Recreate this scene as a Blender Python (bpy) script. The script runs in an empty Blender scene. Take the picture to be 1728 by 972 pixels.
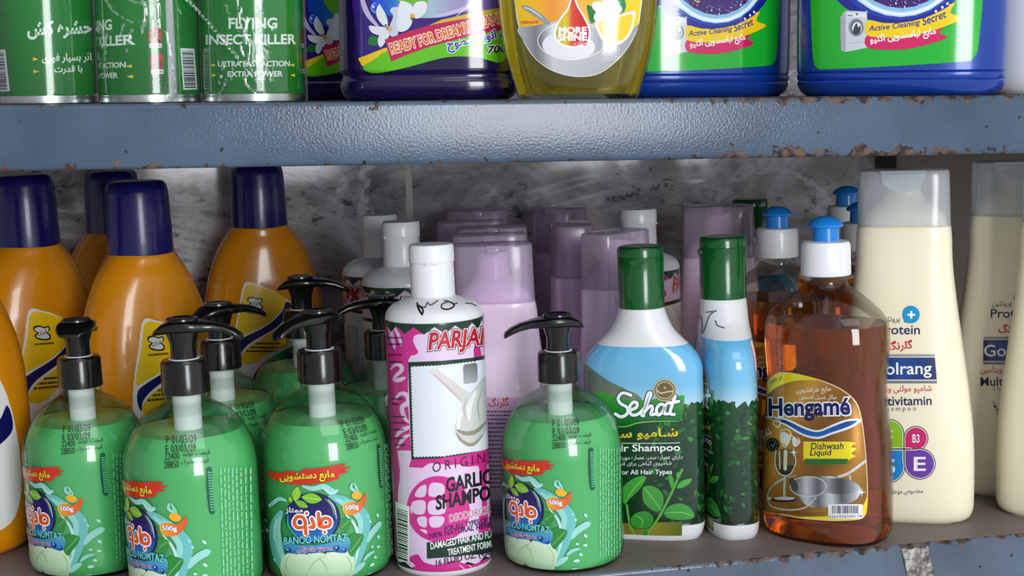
import bpy, bmesh, math, random, unicodedata
import numpy as np
from mathutils import Matrix, Vector
from mathutils.geometry import tessellate_polygon

SC = bpy.context.scene
COL = SC.collection
random.seed(7)
rng = np.random.default_rng(7)

# ------------------------------------------------------------------ camera
F = 2500.0                                   # focal length in pixels of the 1728 px wide frame
CAM = np.array([0, -0.9134, 0.316])
roll = math.atan(.0345); pitch = math.atan((486 - 150) / F * math.cos(roll)); yaw = math.radians(10.0)
FW = np.array([math.sin(yaw) * math.cos(pitch), math.cos(yaw) * math.cos(pitch), -math.sin(pitch)])
_r0 = np.array([math.cos(yaw), -math.sin(yaw), 0]); _u0 = np.cross(_r0, FW)
RT = math.cos(roll) * _r0 - math.sin(roll) * _u0
UP = math.sin(roll) * _r0 + math.cos(roll) * _u0
cd = bpy.data.cameras.new('camera'); cam = bpy.data.objects.new('camera', cd); COL.objects.link(cam)
cd.sensor_width = 36; cd.lens = 36 * F / 1728; cd.clip_start = .01; cd.clip_end = 50
cam.matrix_world = Matrix(((RT[0], UP[0], -FW[0], CAM[0]), (RT[1], UP[1], -FW[1], CAM[1]), (RT[2], UP[2], -FW[2], CAM[2]), (0, 0, 0, 1)))
SC.camera = cam

# ------------------------------------------------------------------ light
SC.view_settings.view_transform = 'Standard'; SC.view_settings.look = 'None'
SC.view_settings.gamma = 1; SC.view_settings.use_curve_mapping = False
SC.view_settings.exposure = 0.2
SC.cycles.max_bounces = 12; SC.cycles.transparent_max_bounces = 24
w = bpy.data.worlds.new('world'); SC.world = w; w.use_nodes = True
bg = w.node_tree.nodes['Background']; bg.inputs[0].default_value = (.90, .95, 1.0, 1)
_n, _l = w.node_tree.nodes, w.node_tree.links                     # the shop is darker towards the left
_tc = _n.new('ShaderNodeTexCoord'); _sp = _n.new('ShaderNodeSeparateXYZ'); _mr = _n.new('ShaderNodeMapRange')
_l.new(_tc.outputs['Generated'], _sp.inputs[0]); _l.new(_sp.outputs['X'], _mr.inputs['Value']); _l.new(_mr.outputs[0], bg.inputs[1])
for _k, _v in (('From Min', -.8), ('From Max', .8), ('To Min', .34), ('To Max', .76)): _mr.inputs[_k].default_value = _v

def area(name, loc, target, sx, sy, power, color=(1, 1, 1)):
    l = bpy.data.lights.new(name, 'AREA'); l.shape = 'RECTANGLE'; l.size = sx; l.size_y = sy; l.energy = power; l.color = color
    o = bpy.data.objects.new(name, l); COL.objects.link(o); o.location = loc
    o.rotation_euler = (Vector(target) - Vector(loc)).to_track_quat('-Z', 'Y').to_euler()
    return o
area('doorway_daylight', (.66, -2.6, .62), (.2, 0, .2), .75, 1.25, 36, (.95, .98, 1))
area('ceiling_daylight', (.5, -1.9, 2.2), (.2, 0, .2), 1.6, .9, 10, (.95, .98, 1))

# ------------------------------------------------------------------ helpers: colour, materials
def lin(c):
    c = np.asarray(c, float)[..., :3] / 255.0
    return np.where(c <= .04045, c / 12.92, ((c + .055) / 1.055) ** 2.4)
def lin4(c): return tuple(lin(c)) + (1.0,)

def mat(name, c, rough=.4, metal=0, coat=0, trans=0, ior=1.45, sss=0, bump=0, bscale=200, spec=.5):
    m = bpy.data.materials.new(name); m.use_nodes = True; nt = m.node_tree; b = nt.nodes['Principled BSDF']
    b.inputs['Base Color'].default_value = lin4(c); b.inputs['Roughness'].default_value = rough; b.inputs['Metallic'].default_value = metal
    b.inputs['Coat Weight'].default_value = coat; b.inputs['Coat Roughness'].default_value = .08
    b.inputs['Transmission Weight'].default_value = trans; b.inputs['IOR'].default_value = ior
    b.inputs['Specular IOR Level'].default_value = spec
    if sss:
        b.inputs['Subsurface Weight'].default_value = sss; b.inputs['Subsurface Radius'].default_value = (.01, .01, .01); b.inputs['Subsurface Scale'].default_value = .5
    if bump:
        n = nt.nodes.new('ShaderNodeTexNoise'); n.inputs['Scale'].default_value = bscale; n.inputs['Detail'].default_value = 3
        t = nt.nodes.new('ShaderNodeTexCoord'); nt.links.new(t.outputs['Object'], n.inputs['Vector'])
        bp = nt.nodes.new('ShaderNodeBump'); bp.inputs['Strength'].default_value = bump; bp.inputs['Distance'].default_value = .001
        nt.links.new(n.outputs['Fac'], bp.inputs['Height']); nt.links.new(bp.outputs[0], b.inputs['Normal'])
    return m

def clear_mat(name, tint, gloss=.12, rough=.05, diff=0., diffcol=(230, 230, 230), bump=0, bscale=60):
    """thin clear or frosted plastic wall: straight-through light, a little scattering, a Fresnel sheen"""
    m = bpy.data.materials.new(name); m.use_nodes = True; nt = m.node_tree; nt.nodes.clear(); L = nt.links.new
    out = nt.nodes.new('ShaderNodeOutputMaterial'); tr = nt.nodes.new('ShaderNodeBsdfTransparent'); tr.inputs[0].default_value = lin4(tint)
    gl = nt.nodes.new('ShaderNodeBsdfGlossy'); gl.inputs['Roughness'].default_value = rough
    lw = nt.nodes.new('ShaderNodeLayerWeight'); lw.inputs['Blend'].default_value = .25
    mp = nt.nodes.new('ShaderNodeMath'); mp.operation = 'MULTIPLY_ADD'; mp.inputs[1].default_value = .55; mp.inputs[2].default_value = gloss * .35; mp.use_clamp = True
    L(lw.outputs['Fresnel'], mp.inputs[0])
    base = tr
    if diff:
        df = nt.nodes.new('ShaderNodeBsdfDiffuse'); df.inputs[0].default_value = lin4(diffcol)
        tl = nt.nodes.new('ShaderNodeBsdfTranslucent'); tl.inputs[0].default_value = lin4(diffcol)
        md = nt.nodes.new('ShaderNodeMixShader'); md.inputs[0].default_value = .4; L(df.outputs[0], md.inputs[1]); L(tl.outputs[0], md.inputs[2])
        mx = nt.nodes.new('ShaderNodeMixShader'); mx.inputs[0].default_value = diff; L(tr.outputs[0], mx.inputs[1]); L(md.outputs[0], mx.inputs[2]); base = mx
    m2 = nt.nodes.new('ShaderNodeMixShader'); L(mp.outputs[0], m2.inputs[0]); L(base.outputs[0], m2.inputs[1]); L(gl.outputs[0], m2.inputs[2])
    L(m2.outputs[0], out.inputs[0])
    if bump:
        n = nt.nodes.new('ShaderNodeTexNoise'); n.inputs['Scale'].default_value = bscale; n.inputs['Detail'].default_value = 4
        t = nt.nodes.new('ShaderNodeTexCoord'); L(t.outputs['Object'], n.inputs['Vector'])
        bp = nt.nodes.new('ShaderNodeBump'); bp.inputs['Strength'].default_value = bump; bp.inputs['Distance'].default_value = .002
        L(n.outputs['Fac'], bp.inputs['Height']); L(bp.outputs[0], gl.inputs['Normal']); L(bp.outputs[0], lw.inputs['Normal'])
    return m

def print_mat(name, rough=.3, coat=.3, metal=0):
    m = mat(name, (255, 255, 255), rough, metal, coat); nt = m.node_tree
    a = nt.nodes.new('ShaderNodeAttribute'); a.attribute_name = 'print'
    nt.links.new(a.outputs['Color'], nt.nodes['Principled BSDF'].inputs['Base Color'])
    return m

M = dict(
    white=mat('white_plastic', (232, 234, 236), .3, sss=.0, coat=.2),
    body_white=mat('white_bottle_plastic', (226, 228, 230), .32, coat=.2),
    black=mat('black_plastic', (12, 12, 13), .22, coat=.3),
    clear=clear_mat('clear_bottle_wall', (247, 250, 248), .10, .04),
    film=clear_mat('shrink_film', (251, 252, 251), .06, .07, bump=.5, bscale=70),
    green_liquid=mat('green_soap', (86, 190, 110), .3, sss=.2, coat=.3),
    orange=mat('orange_plastic', (226, 142, 8), .24, coat=.35),
    navy_cap=mat('navy_cap_plastic', (14, 14, 92), .28, coat=.2),
    pink=mat('pink_plastic', (242, 216, 240), .28, coat=.3, sss=.2),
    pink_cap=clear_mat('frosted_pink_cap', (244, 236, 246), .10, .2, .42, (240, 226, 246)),
    cream=mat('cream_plastic', (246, 236, 208), .3, coat=.25, sss=.2),
    cream_cap=clear_mat('frosted_clear_cap', (248, 250, 252), .12, .18, .56, (236, 242, 248)),
    green_cap=mat('green_cap_plastic', (4, 84, 32), .22, coat=.4),
    blue_cap=mat('blue_nozzle_plastic', (20, 128, 214), .3, coat=.2),
    amber=mat('amber_liquid', (255, 150, 44), .03, trans=.94, ior=1.33),
    olive=mat('yellow_green_liquid', (240, 218, 60), .03, trans=.94, ior=1.33),
    purple=mat('dark_purple_plastic', (22, 8, 66), .12, coat=.6),
    blue=mat('blue_plastic', (16, 58, 150), .28, coat=.35, metal=.15),
    steel=mat('steel_rim', (200, 202, 205), .25, metal=1),
    can=mat('green_can_paint', (4, 140, 52), .25, coat=.5),
    printm=print_mat('printed_label'), printg=print_mat('glossy_printed_label', .16, .8), foil=print_mat('foil_printed_label', .28, .5, .35),
)

# ------------------------------------------------------------------ helpers: lofted bottles
class Loft:
    """stack of superellipse rings: rows (z, half_width, half_depth, exponent)"""
    def __init__(s, rows, smooth=True, sub=6):
        r = np.array([list(x) + [2.0] * (4 - len(x)) if len(x) != 2 else [x[0], x[1], x[1], 2.0] for x in rows], float)
        if smooth:
            d = np.r_[0, np.cumsum(np.hypot(np.diff(r[:, 0]), np.diff(r[:, 1])))]
            out = []
            h = np.diff(d); sl = np.diff(r, axis=0) / h[:, None]
            m = np.zeros_like(r); m[0] = sl[0]; m[-1] = sl[-1]
            for i in range(1, len(r) - 1):
                a, b = sl[i - 1], sl[i]; w1 = 2 * h[i] + h[i - 1]; w2 = h[i] + 2 * h[i - 1]
                with np.errstate(divide='ignore', invalid='ignore'):
                    m[i] = np.where(a * b > 0, (w1 + w2) / (w1 / a + w2 / b), 0)
            for i in range(len(r) - 1):
                n = max(2, min(24, int(h[i] / .002))) if sub else 1
                for t in np.linspace(0, 1, n, endpoint=False):
                    out.append((2*t**3-3*t**2+1)*r[i] + (t**3-2*t**2+t)*h[i]*m[i] + (-2*t**3+3*t**2)*r[i+1] + (t**3-t**2)*h[i]*m[i+1])
            out.append(r[-1]); r = np.array(out)
        s.r = r; o = np.argsort(r[:, 0], kind='stable'); s.zs = r[o]
    def at(s, z): return [np.interp(z, s.zs[:, 0], s.zs[:, k]) for k in (1, 2, 3)]
    @staticmethod
    def ring(hw, hd, p, t):                       # t = 0 at the front (-Y), growing to +X
        sx, cy = np.sin(t), -np.cos(t)
        return hw * np.sign(sx) * np.abs(sx) ** (2 / p), hd * np.sign(cy) * np.abs(cy) ** (2 / p)
    def mesh(s, bm, n=72, close=True):
        t = np.linspace(0, 2 * math.pi, n, endpoint=False); rings = []
        for z, hw, hd, p in s.r:
            x, y = s.ring(hw, hd, p, t); rings.append([bm.verts.new((a, b, z)) for a, b in zip(x, y)])
        up = s.r[-1, 0] >= s.r[0, 0]
        for a, b in zip(rings[:-1], rings[1:]):
            for i in range(n):
                j = (i + 1) % n; q = (a[i], a[j], b[j], b[i]); bm.faces.new(q if up else q[::-1])
        if close:
            for rg, fl in ((rings[0], up), (rings[-1], not up)):
                bm.faces.new(rg[::-1] if fl else rg)
        return s
    def table(s, z):
        hw, hd, p = s.at(z); t = np.linspace(-math.pi, math.pi, 4001); x, y = s.ring(hw, hd, p, t)
        u = np.r_[0, np.cumsum(np.hypot(np.diff(x), np.diff(y)))]; u -= u[2000]
        return t, u
    def surf(s, u, v, off, zref):
        t0, u0 = s.table(zref); tot = u0[-1] - u0[0]; kk = np.round(u / tot); t = np.interp(u - kk * tot, u0, t0) + 2 * math.pi * kk
        def pos(t, z):
            hw, hd, p = s.at(z); x, y = s.ring(hw, hd, p, t); return np.stack([x, y, z], -1)
        P = pos(t, v); e = 2e-3
        du = pos(t + .01, v) - pos(t - .01, v); dv = pos(t, v + e) - pos(t, v - e)
        N = np.cross(du, dv); N /= np.linalg.norm(N, axis=1)[:, None] + 1e-12
        return P + N * off[:, None]
    def px2uv(s, px, mw, zref):
        """photo pixels -> (arc length from the front, height) on this surface standing at mw"""
        px = np.asarray(px, float); inv = np.array(mw.inverted())
        d = FW + np.outer(px[:, 0] - 864, RT) / F - np.outer(px[:, 1] - 486, UP) / F
        d = d @ inv[:3, :3].T; c = inv[:3, :3] @ CAM + inv[:3, 3]
        tm = -np.einsum('ij,ij->i', d * [1, 1, 0], np.broadcast_to(c * [1, 1, 0], d.shape)) / np.einsum('ij,ij->i', d * [1, 1, 0], d)
        R = s.r[:, 1:3].max() * 1.3; dl = np.linalg.norm(d, axis=1)
        ks = np.linspace(-R, 0.3 * R, 500)
        T = tm[:, None] + ks[None] / dl[:, None]
        P = c + d[:, None, :] * T[..., None]
        hw, hd, p = s.at(P[..., 2])
        Fv = (np.abs(P[..., 0]) / hw) ** p + (np.abs(P[..., 1]) / hd) ** p - 1
        ins = Fv < 0; hit = ins.any(1); k = np.where(hit, ins.argmax(1), Fv.argmin(1))
        idx = np.arange(len(px)); f1 = Fv[idx, k]; f0 = Fv[idx, np.maximum(k - 1, 0)]
        a = np.where(hit, np.clip(f0 / (f0 - f1 + 1e-15), 0, 1), 1.0)
        Q = P[idx, np.maximum(k - 1, 0)] * (1 - a)[:, None] + P[idx, k] * a[:, None]
        hw, hd, p = s.at(Q[:, 2])
        tt = np.arctan2(np.sign(Q[:, 0]) * (np.abs(Q[:, 0]) / hw) ** (p / 2), -np.sign(Q[:, 1]) * (np.abs(Q[:, 1]) / hd) ** (p / 2))
        t0, u0 = s.table(zref); u = np.interp(tt, t0, u0)
        miss = np.where(hit, 0, np.sqrt(np.maximum(f1 + 1, 1)) - 1) * np.minimum(hw, hd)
        ax = np.cross(d, [0, 0, 1]); side = np.sign(np.einsum('ij,ij->i', ax[:, :2], Q[:, :2]))
        return np.stack([u + side * miss, Q[:, 2]], -1)

def add_mesh(name, bm, mats, angle=40):
    me = bpy.data.meshes.new(name); bm.normal_update(); bm.to_mesh(me); bm.free()
    for m in (mats if isinstance(mats, (list, tuple)) else [mats]): me.materials.append(m)
    me.shade_smooth()
    if angle: me.set_sharp_from_angle(angle=math.radians(angle))
    return me
def loft_mesh(name, rows, m, n=72, smooth=True, close=True, angle=40):
    bm = bmesh.new(); Loft(rows, smooth).mesh(bm, n, close); return add_mesh(name, bm, m, angle)
def inset(rows, d, ztop=None, zbot=.0015):
    """the inner surface of a lofted wall, cut at ztop"""
    l = Loft(rows); out = []
    for r in l.zs:
        if r[0] < zbot: continue
        if ztop is not None and r[0] > ztop: break
        out.append((r[0], max(r[1] - d, .001), max(r[2] - d, .001), r[3]))
    if ztop is not None:
        a = l.at(ztop); out.append((ztop, a[0] - d, a[1] - d, a[2]))
    return out
def box_bm(bm, x0, x1, y0, y1, z0, z1, bev=0):
    r = bmesh.ops.create_cube(bm, size=1); vs = r['verts']
    for v in vs: v.co = ((x0 + x1) / 2 + v.co.x * (x1 - x0), (y0 + y1) / 2 + v.co.y * (y1 - y0), (z0 + z1) / 2 + v.co.z * (z1 - z0))
    if bev:
        es = list({e for v in vs for e in v.link_edges}); bmesh.ops.bevel(bm, geom=es, offset=bev, segments=3, profile=.5, affect='EDGES')

# ------------------------------------------------------------------ helpers: writing
FORMS = {}
for cp in list(range(0xFB50, 0xFDFF)) + list(range(0xFE70, 0xFEFD)):
    d = unicodedata.decomposition(chr(cp)).split()
    if len(d) == 2 and d[0] in ('<isolated>', '<final>', '<initial>', '<medial>'): FORMS.setdefault(chr(int(d[1], 16)), {})[d[0][1:-1]] = chr(cp)
def shape_arabic(s):
    if not any('\u0600' <= c <= '\u06ff' for c in s): return s
    s = s.replace('ی', 'ي') if False else s
    out = []
    for i, c in enumerate(s):
        f = FORMS.get(c)
        if not f: out.append(c); continue
        pv = i > 0 and ('initial' in FORMS.get(s[i - 1], {}) or s[i - 1] == 'ـ'); nx = i + 1 < len(s) and (s[i + 1] in FORMS and 'final' in FORMS[s[i + 1]] or s[i + 1] == 'ـ') and 'initial' in f
        k = 'medial' if pv and nx else 'final' if pv else 'initial' if nx else 'isolated'
        out.append(f.get(k, f.get('isolated', c)))
    res, num = [], ''
    for c in reversed(out):                       # right to left, numbers kept in reading order
        if c.isdigit() or c in '/.': num = c + num; continue
        res.append(num); num = ''; res.append(c)
    return ''.join(res) + num
_txt = {}
def glyphs(s, bold=0., shear=0., space=1.):
    key = (s, bold, shear, space)
    if key not in _txt:
        c = bpy.data.curves.new('lettering', 'FONT'); c.body = shape_arabic(s); c.offset = bold; c.shear = shear; c.space_character = space; c.resolution_u = 3
        o = bpy.data.objects.new('lettering', c); COL.objects.link(o)
        me = bpy.data.meshes.new_from_object(o.evaluated_get(bpy.context.evaluated_depsgraph_get()))
        V = np.array([v.co[:2] for v in me.vertices]).reshape(-1, 2); P = [tuple(p.vertices) for p in me.polygons]
        bpy.data.objects.remove(o); bpy.data.curves.remove(c); bpy.data.meshes.remove(me)
        _txt[key] = (V, P)
    return _txt[key]

# ------------------------------------------------------------------ helpers: printed artwork on curved walls
class Art:
    def __init__(s, loft, mw, zref):
        s.loft, s.mw, s.zref = loft, mw, zref; s.sh = []; s.tf = (0, 0, 1); s.uv = False
    def frame(s, x0=0, y0=0, k=1, mw=None):       # photo crop origin and enlargement
        s.tf = (x0, y0, k); s.uv = False
        if mw is not None: s.mw = mw
        return s
    def local(s): s.uv = True; return s            # shapes given in metres along the wall and metres up
    def _add(s, V, P, col):
        V = np.asarray(V, float)
        if len(V) == 0: return
        if s.uv: U = V
        else:
            U = s.loft.px2uv(V / s.tf[2] + np.array(s.tf[:2]), s.mw, s.zref); tot = np.ptp(s.loft.table(s.zref)[1])
            if np.ptp(U[:, 0]) > tot * .55: U[:, 0] += (U[:, 0] < 0) * tot          # a shape across the back seam
        s.sh.append((V, U, P, col))
    def poly(s, pts, col, step=None):
        pts = np.asarray(pts, float); out = []
        step = step or (.004 if s.uv else 6 * s.tf[2])
        for a, b in zip(pts, np.roll(pts, -1, 0)):
            n = max(1, int(np.hypot(*(b - a)) / step))
            for t in range(n): out.append(a + (b - a) * t / n)
        tri = tessellate_polygon([[Vector((p[0], p[1], 0)) for p in out]])
        s._add(out, [tuple(t) for t in tri], col); return s
    def smooth(s, pts, col, n=5):
        s.poly(catmull(pts, n, True), col); return s
    def rect(s, x0, y0, x1, y1, col): return s.poly([(x0, y0), (x1, y0), (x1, y1), (x0, y1)], col)
    def ell(s, cx, cy, rx, ry=None, ang=0, col=(0, 0, 0), n=28):
        ry = ry or rx; a = math.radians(ang); t = np.linspace(0, 2 * math.pi, n, endpoint=False)
        x, y = rx * np.cos(t), ry * np.sin(t)
        return s.poly(np.stack([cx + x * math.cos(a) - y * math.sin(a), cy + x * math.sin(a) + y * math.cos(a)], -1), col)
    def leaf(s, cx, cy, rx, ry, ang, col, rib=None):
        a = math.radians(ang); t = np.linspace(-1, 1, 9); w = (1 - t ** 2)
        pts = [(rx * q, -ry * k) for q, k in zip(t, w)] + [(rx * q, ry * k) for q, k in zip(t[::-1], w)][1:-1]
        R = lambda p: (cx + p[0] * math.cos(a) - p[1] * math.sin(a), cy + p[0] * math.sin(a) + p[1] * math.cos(a))
        s.poly([R(p) for p in pts], col)
        if rib: s.stroke([R((-rx * .9, 0)), R((rx * .85, 0))], ry * .12, rib)
        return s
    def stroke(s, pts, wd, col, smooth=True, taper=False):
        p = np.asarray(catmull(pts, 6) if smooth and len(pts) > 2 else pts, float)
        d = np.gradient(p, axis=0); d /= np.linalg.norm(d, axis=1)[:, None] + 1e-9; nrm = np.stack([-d[:, 1], d[:, 0]], -1)
        k = np.full(len(p), wd / 2.)
        if taper: k = k * np.clip(np.sin(np.linspace(.1, math.pi - .1, len(p))) ** .6, .08, 1)
        A, B = p + nrm * k[:, None], p - nrm * k[:, None]; n = len(p)
        s._add(np.r_[A, B], [(i, i + 1, n + i + 1, n + i) for i in range(n - 1)], col)
        if not taper:
            for e in (p[0], p[-1]): s.ell(e[0], e[1], wd / 2, n=10, col=col)
        return s
    def ring(s, cx, cy, rx, ry, wd, col, a0=0, a1=360):
        t = np.radians(np.linspace(a0, a1, 33)); return s.stroke(np.stack([cx + rx * np.cos(t), cy + ry * np.sin(t)], -1), wd, col, smooth=False)
    def text(s, st, p0, p1, h, col, bold=0., shear=0., space=1., bend=0., outline=None):
        """writing fitted between the lower corners p0 and p1, h high; outline = [(extra weight, colour), ...] drawn below"""
        V0, P0 = glyphs(st, 0, shear, space)
        if not len(V0): return s
        lo, hi = V0.min(0), V0.max(0); sz = np.maximum(hi - lo, 1e-6)
        p0, p1 = np.array(p0, float), np.array(p1, float); ex = p1 - p0; L = np.hypot(*ex); ex /= L
        ey = np.array([-ex[1], ex[0]]) if s.uv else np.array([ex[1], -ex[0]])
        for bd, c in (outline or []) + [(bold, col)]:
            V, P = glyphs(st, bd, shear, space); q = (V - lo) / sz
            b = bend * 4 * (q[:, 0] - .5) ** 2 - bend
            s._add(p0 + np.outer(q[:, 0] * L, ex) + np.outer(q[:, 1] * h + b, ey), P, c)
        return s
    def barcode(s, q, n, col=(15, 15, 25), bgc=(240, 240, 240), along=1, seed=1):
        """q = 4 corners; bars run across the quad's second direction"""
        q = np.array(q, float); s.poly(q, bgc); r = random.Random(seed); t = .06
        B = lambda a, b: q[0] * (1 - a) * (1 - b) + q[1] * a * (1 - b) + q[2] * a * b + q[3] * (1 - a) * b
        while t < .93:
            wv = r.choice([.5, .5, 1, 1.5]) / n
            s.poly([B(.1, t), B(.9, t), B(.9, t + wv), B(.1, t + wv)] if along else [B(t, .08), B(t + wv, .08), B(t + wv, .8), B(t, .8)], col); t += wv + r.choice([.5, .5, 1]) / n
        return s
    def lines(s, x0, y0, x1, y1, rows, col, seed=0, fill=.5, vertical=False):
        """rows of print too small to read"""
        r = random.Random(seed)
        a0, a1, b0, b1 = (y0, y1, x0, x1) if vertical else (x0, x1, y0, y1)
        for k in range(rows):
            b = b0 + (b1 - b0) * (k + .5) / rows; hb = (b1 - b0) / rows * fill / 2; a = a0
            while a < a1:
                l = r.uniform(.02, .08) * (a1 - a0); e = min(a + l, a1)
                s.poly([(b - hb, a), (b + hb, a), (b + hb, e), (b - hb, e)] if vertical else [(a, b - hb), (e, b - hb), (e, b + hb), (a, b + hb)], col); a = e + r.uniform(.01, .02) * (a1 - a0)
        return s
    def mesh(s, name, m, base=.00014, lay=.00003, ustep=.003, vstep=.0025, vlim=None):
        bm = bmesh.new(); al = bm.loops.layers.uv.new('art'); fi = bm.faces.layers.int.new('sid')
        for k, (V, U, P, col) in enumerate(s.sh):
            vs = [bm.verts.new((u, v, k)) for u, v in U]
            for f in P:
                if len(set(f)) < 3: continue
                try: fc = bm.faces.new([vs[i] for i in f])
                except ValueError: continue
                fc[fi] = k
                for lp, i in zip(fc.loops, f): lp[al].uv = V[i]
        xs = [v.co.x for v in bm.verts]; ys = [v.co.y for v in bm.verts]
        for ax, a, b, st in ((0, min(xs), max(xs), ustep), (1, min(ys), max(ys), vstep)):
            no = (1, 0, 0) if ax == 0 else (0, 1, 0)
            for c in np.arange(math.floor(a / st) * st, b, st)[1:]:
                bmesh.ops.bisect_plane(bm, geom=bm.verts[:] + bm.edges[:] + bm.faces[:], plane_co=(c if ax == 0 else 0, c if ax else 0, 0), plane_no=no, dist=1e-7)
        t_, u_ = s.loft.table(s.zref); vlim = vlim or (.004, 9)
        for c, no in (((0, vlim[0], 0), (0, -1, 0)), ((0, vlim[1], 0), (0, 1, 0))):
            bmesh.ops.bisect_plane(bm, geom=bm.verts[:] + bm.edges[:] + bm.faces[:], plane_co=c, plane_no=no, dist=1e-7, clear_outer=True)
        bm.verts.ensure_lookup_table(); co = np.array([v.co[:] for v in bm.verts])
        bb = [(U[:, 0].min(), U[:, 0].max(), U[:, 1].min(), U[:, 1].max()) for V, U, P, c in s.sh]; lv = np.zeros(len(bb), int)
        for k, b in enumerate(bb):                 # a shape lies above everything it overlaps
            m_ = -1
            for q in range(k):
                o_ = bb[q]
                if lv[q] > m_ and o_[0] < b[1] and b[0] < o_[1] and o_[2] < b[3] and b[2] < o_[3]: m_ = lv[q]
            lv[k] = m_ + 1
            if b[1] > u_[-1] or b[0] < u_[0]: lv[k] = max(lv[k], 2)
        off = base + min(lay, .0006 / (lv.max() + 1)) * lv[np.round(co[:, 2]).astype(int)]
        gu, gv = np.floor(co[:, 0] / ustep + 1e-6), np.floor(co[:, 1] / vstep + 1e-6); fu, fv = (co[:, 0] / ustep - gu)[:, None], (co[:, 1] / vstep - gv)[:, None]
        S_ = lambda a, b: s.loft.surf((gu + a) * ustep, (gv + b) * vstep, off, s.zref)
        P = (S_(0, 0) * (1 - fu) + S_(1, 0) * fu) * (1 - fv) + (S_(0, 1) * (1 - fu) + S_(1, 1) * fu) * fv
        for v, p in zip(bm.verts, P): v.co = p
        bm.normal_update()
        ctr = Vector((0, 0, 0))
        for f in bm.faces:
            c = f.calc_center_median()
            if f.normal.x * c.x + f.normal.y * c.y < 0: f.normal_flip()
        me = bpy.data.meshes.new(name); bm.to_mesh(me)
        at = me.color_attributes.new('print', 'FLOAT_COLOR', 'CORNER'); data = np.ones((len(me.loops), 4)); i = 0
        cols = [lin(c[3]) if not callable(c[3]) else None for c in s.sh]
        for f in bm.faces:
            k = f[fi]
            for lp in f.loops:
                data[i, :3] = cols[k] if cols[k] is not None else lin(s.sh[k][3](*lp[al].uv)); i += 1
        at.data.foreach_set('color', data.ravel()); bm.free(); me.materials.append(m); me.shade_smooth()
        return me
def catmull(pts, n=6, closed=False):
    p = np.asarray(pts, float); N = len(p); out = []
    for i in range(N if closed else N - 1):
        g = (lambda k: p[k % N]) if closed else (lambda k: p[min(max(k, 0), N - 1)])
        a, b, c, d = g(i - 1), g(i), g(i + 1), g(i + 2)
        for t in np.linspace(0, 1, n, endpoint=False):
            out.append(.5 * (2 * b + (c - a) * t + (2 * a - 5 * b + 4 * c - d) * t * t + (3 * b - a - 3 * c + d) * t ** 3))
    if not closed: out.append(p[-1])
    return np.array(out)
def vgrad(stops):                                  # colour by the second coordinate
    ks = [s[0] for s in stops]; cs = np.array([s[1] for s in stops], float)
    return lambda x, y: [np.interp(y, ks, cs[:, i]) for i in range(3)]
def hgrad(stops):
    ks = [s[0] for s in stops]; cs = np.array([s[1] for s in stops], float)
    return lambda x, y: [np.interp(x, ks, cs[:, i]) for i in range(3)]
def zig(a, b, n, amp):                             # zigzag points from a to b
    a, b = np.array(a, float), np.array(b, float); d = b - a; nr = np.array([-d[1], d[0]]) / np.hypot(*d)
    return [tuple(a + d * k / (2 * n) + nr * (amp if k % 2 else 0)) for k in range(2 * n + 1)]

# ------------------------------------------------------------------ helpers: things
def link(name, me, parent=None, kind=None):
    o = bpy.data.objects.new(name, me); COL.objects.link(o)
    if parent is not None: o.parent = parent
    if kind: o['kind'] = kind
    return o
def thing(name, mw, label, cat, group=None):
    o = bpy.data.objects.new(name, None); COL.objects.link(o); o.matrix_world = mw; o.empty_display_size = .02
    o['label'] = label; o['category'] = cat
    if group: o['group'] = group
    return o
def build(name, parts, mw, label, cat, group=None):
    """parts: (part name, mesh, index of its parent part or None[, label]) - copies share the meshes"""
    t = thing(name, mw, label, cat, group); made = []
    for p in parts:
        o = link(p[0], p[1], t if p[2] is None else made[p[2]])
        if len(p) > 3: o['label'] = p[3]
        made.append(o)
    return t
TILT = .0248; SHELF_Z = .3132
def low(x, y, phi=0., s=1., sz=None):
    a = math.degrees(math.atan2(x, y - CAM[1])); th = math.radians(-(a + phi))
    return Matrix.Translation((x, y, 0)) @ Matrix.Rotation(th, 4, 'Z') @ Matrix.Diagonal((s, s, sz or s, 1))
def high(x, y, phi=0., s=1.):
    a = math.degrees(math.atan2(x, y - CAM[1])); th = math.radians(-(a + phi))
    return Matrix.Translation((x, y, SHELF_Z - TILT * x + .0003)) @ Matrix.Rotation(TILT, 4, 'Y') @ Matrix.Rotation(th, 4, 'Z') @ Matrix.Scale(s, 4)
def at_depth_y(px, py, y):
    d = FW + (px - 864) / F * RT - (py - 486) / F * UP; return CAM + d * ((y - CAM[1]) / d[1])

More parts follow.
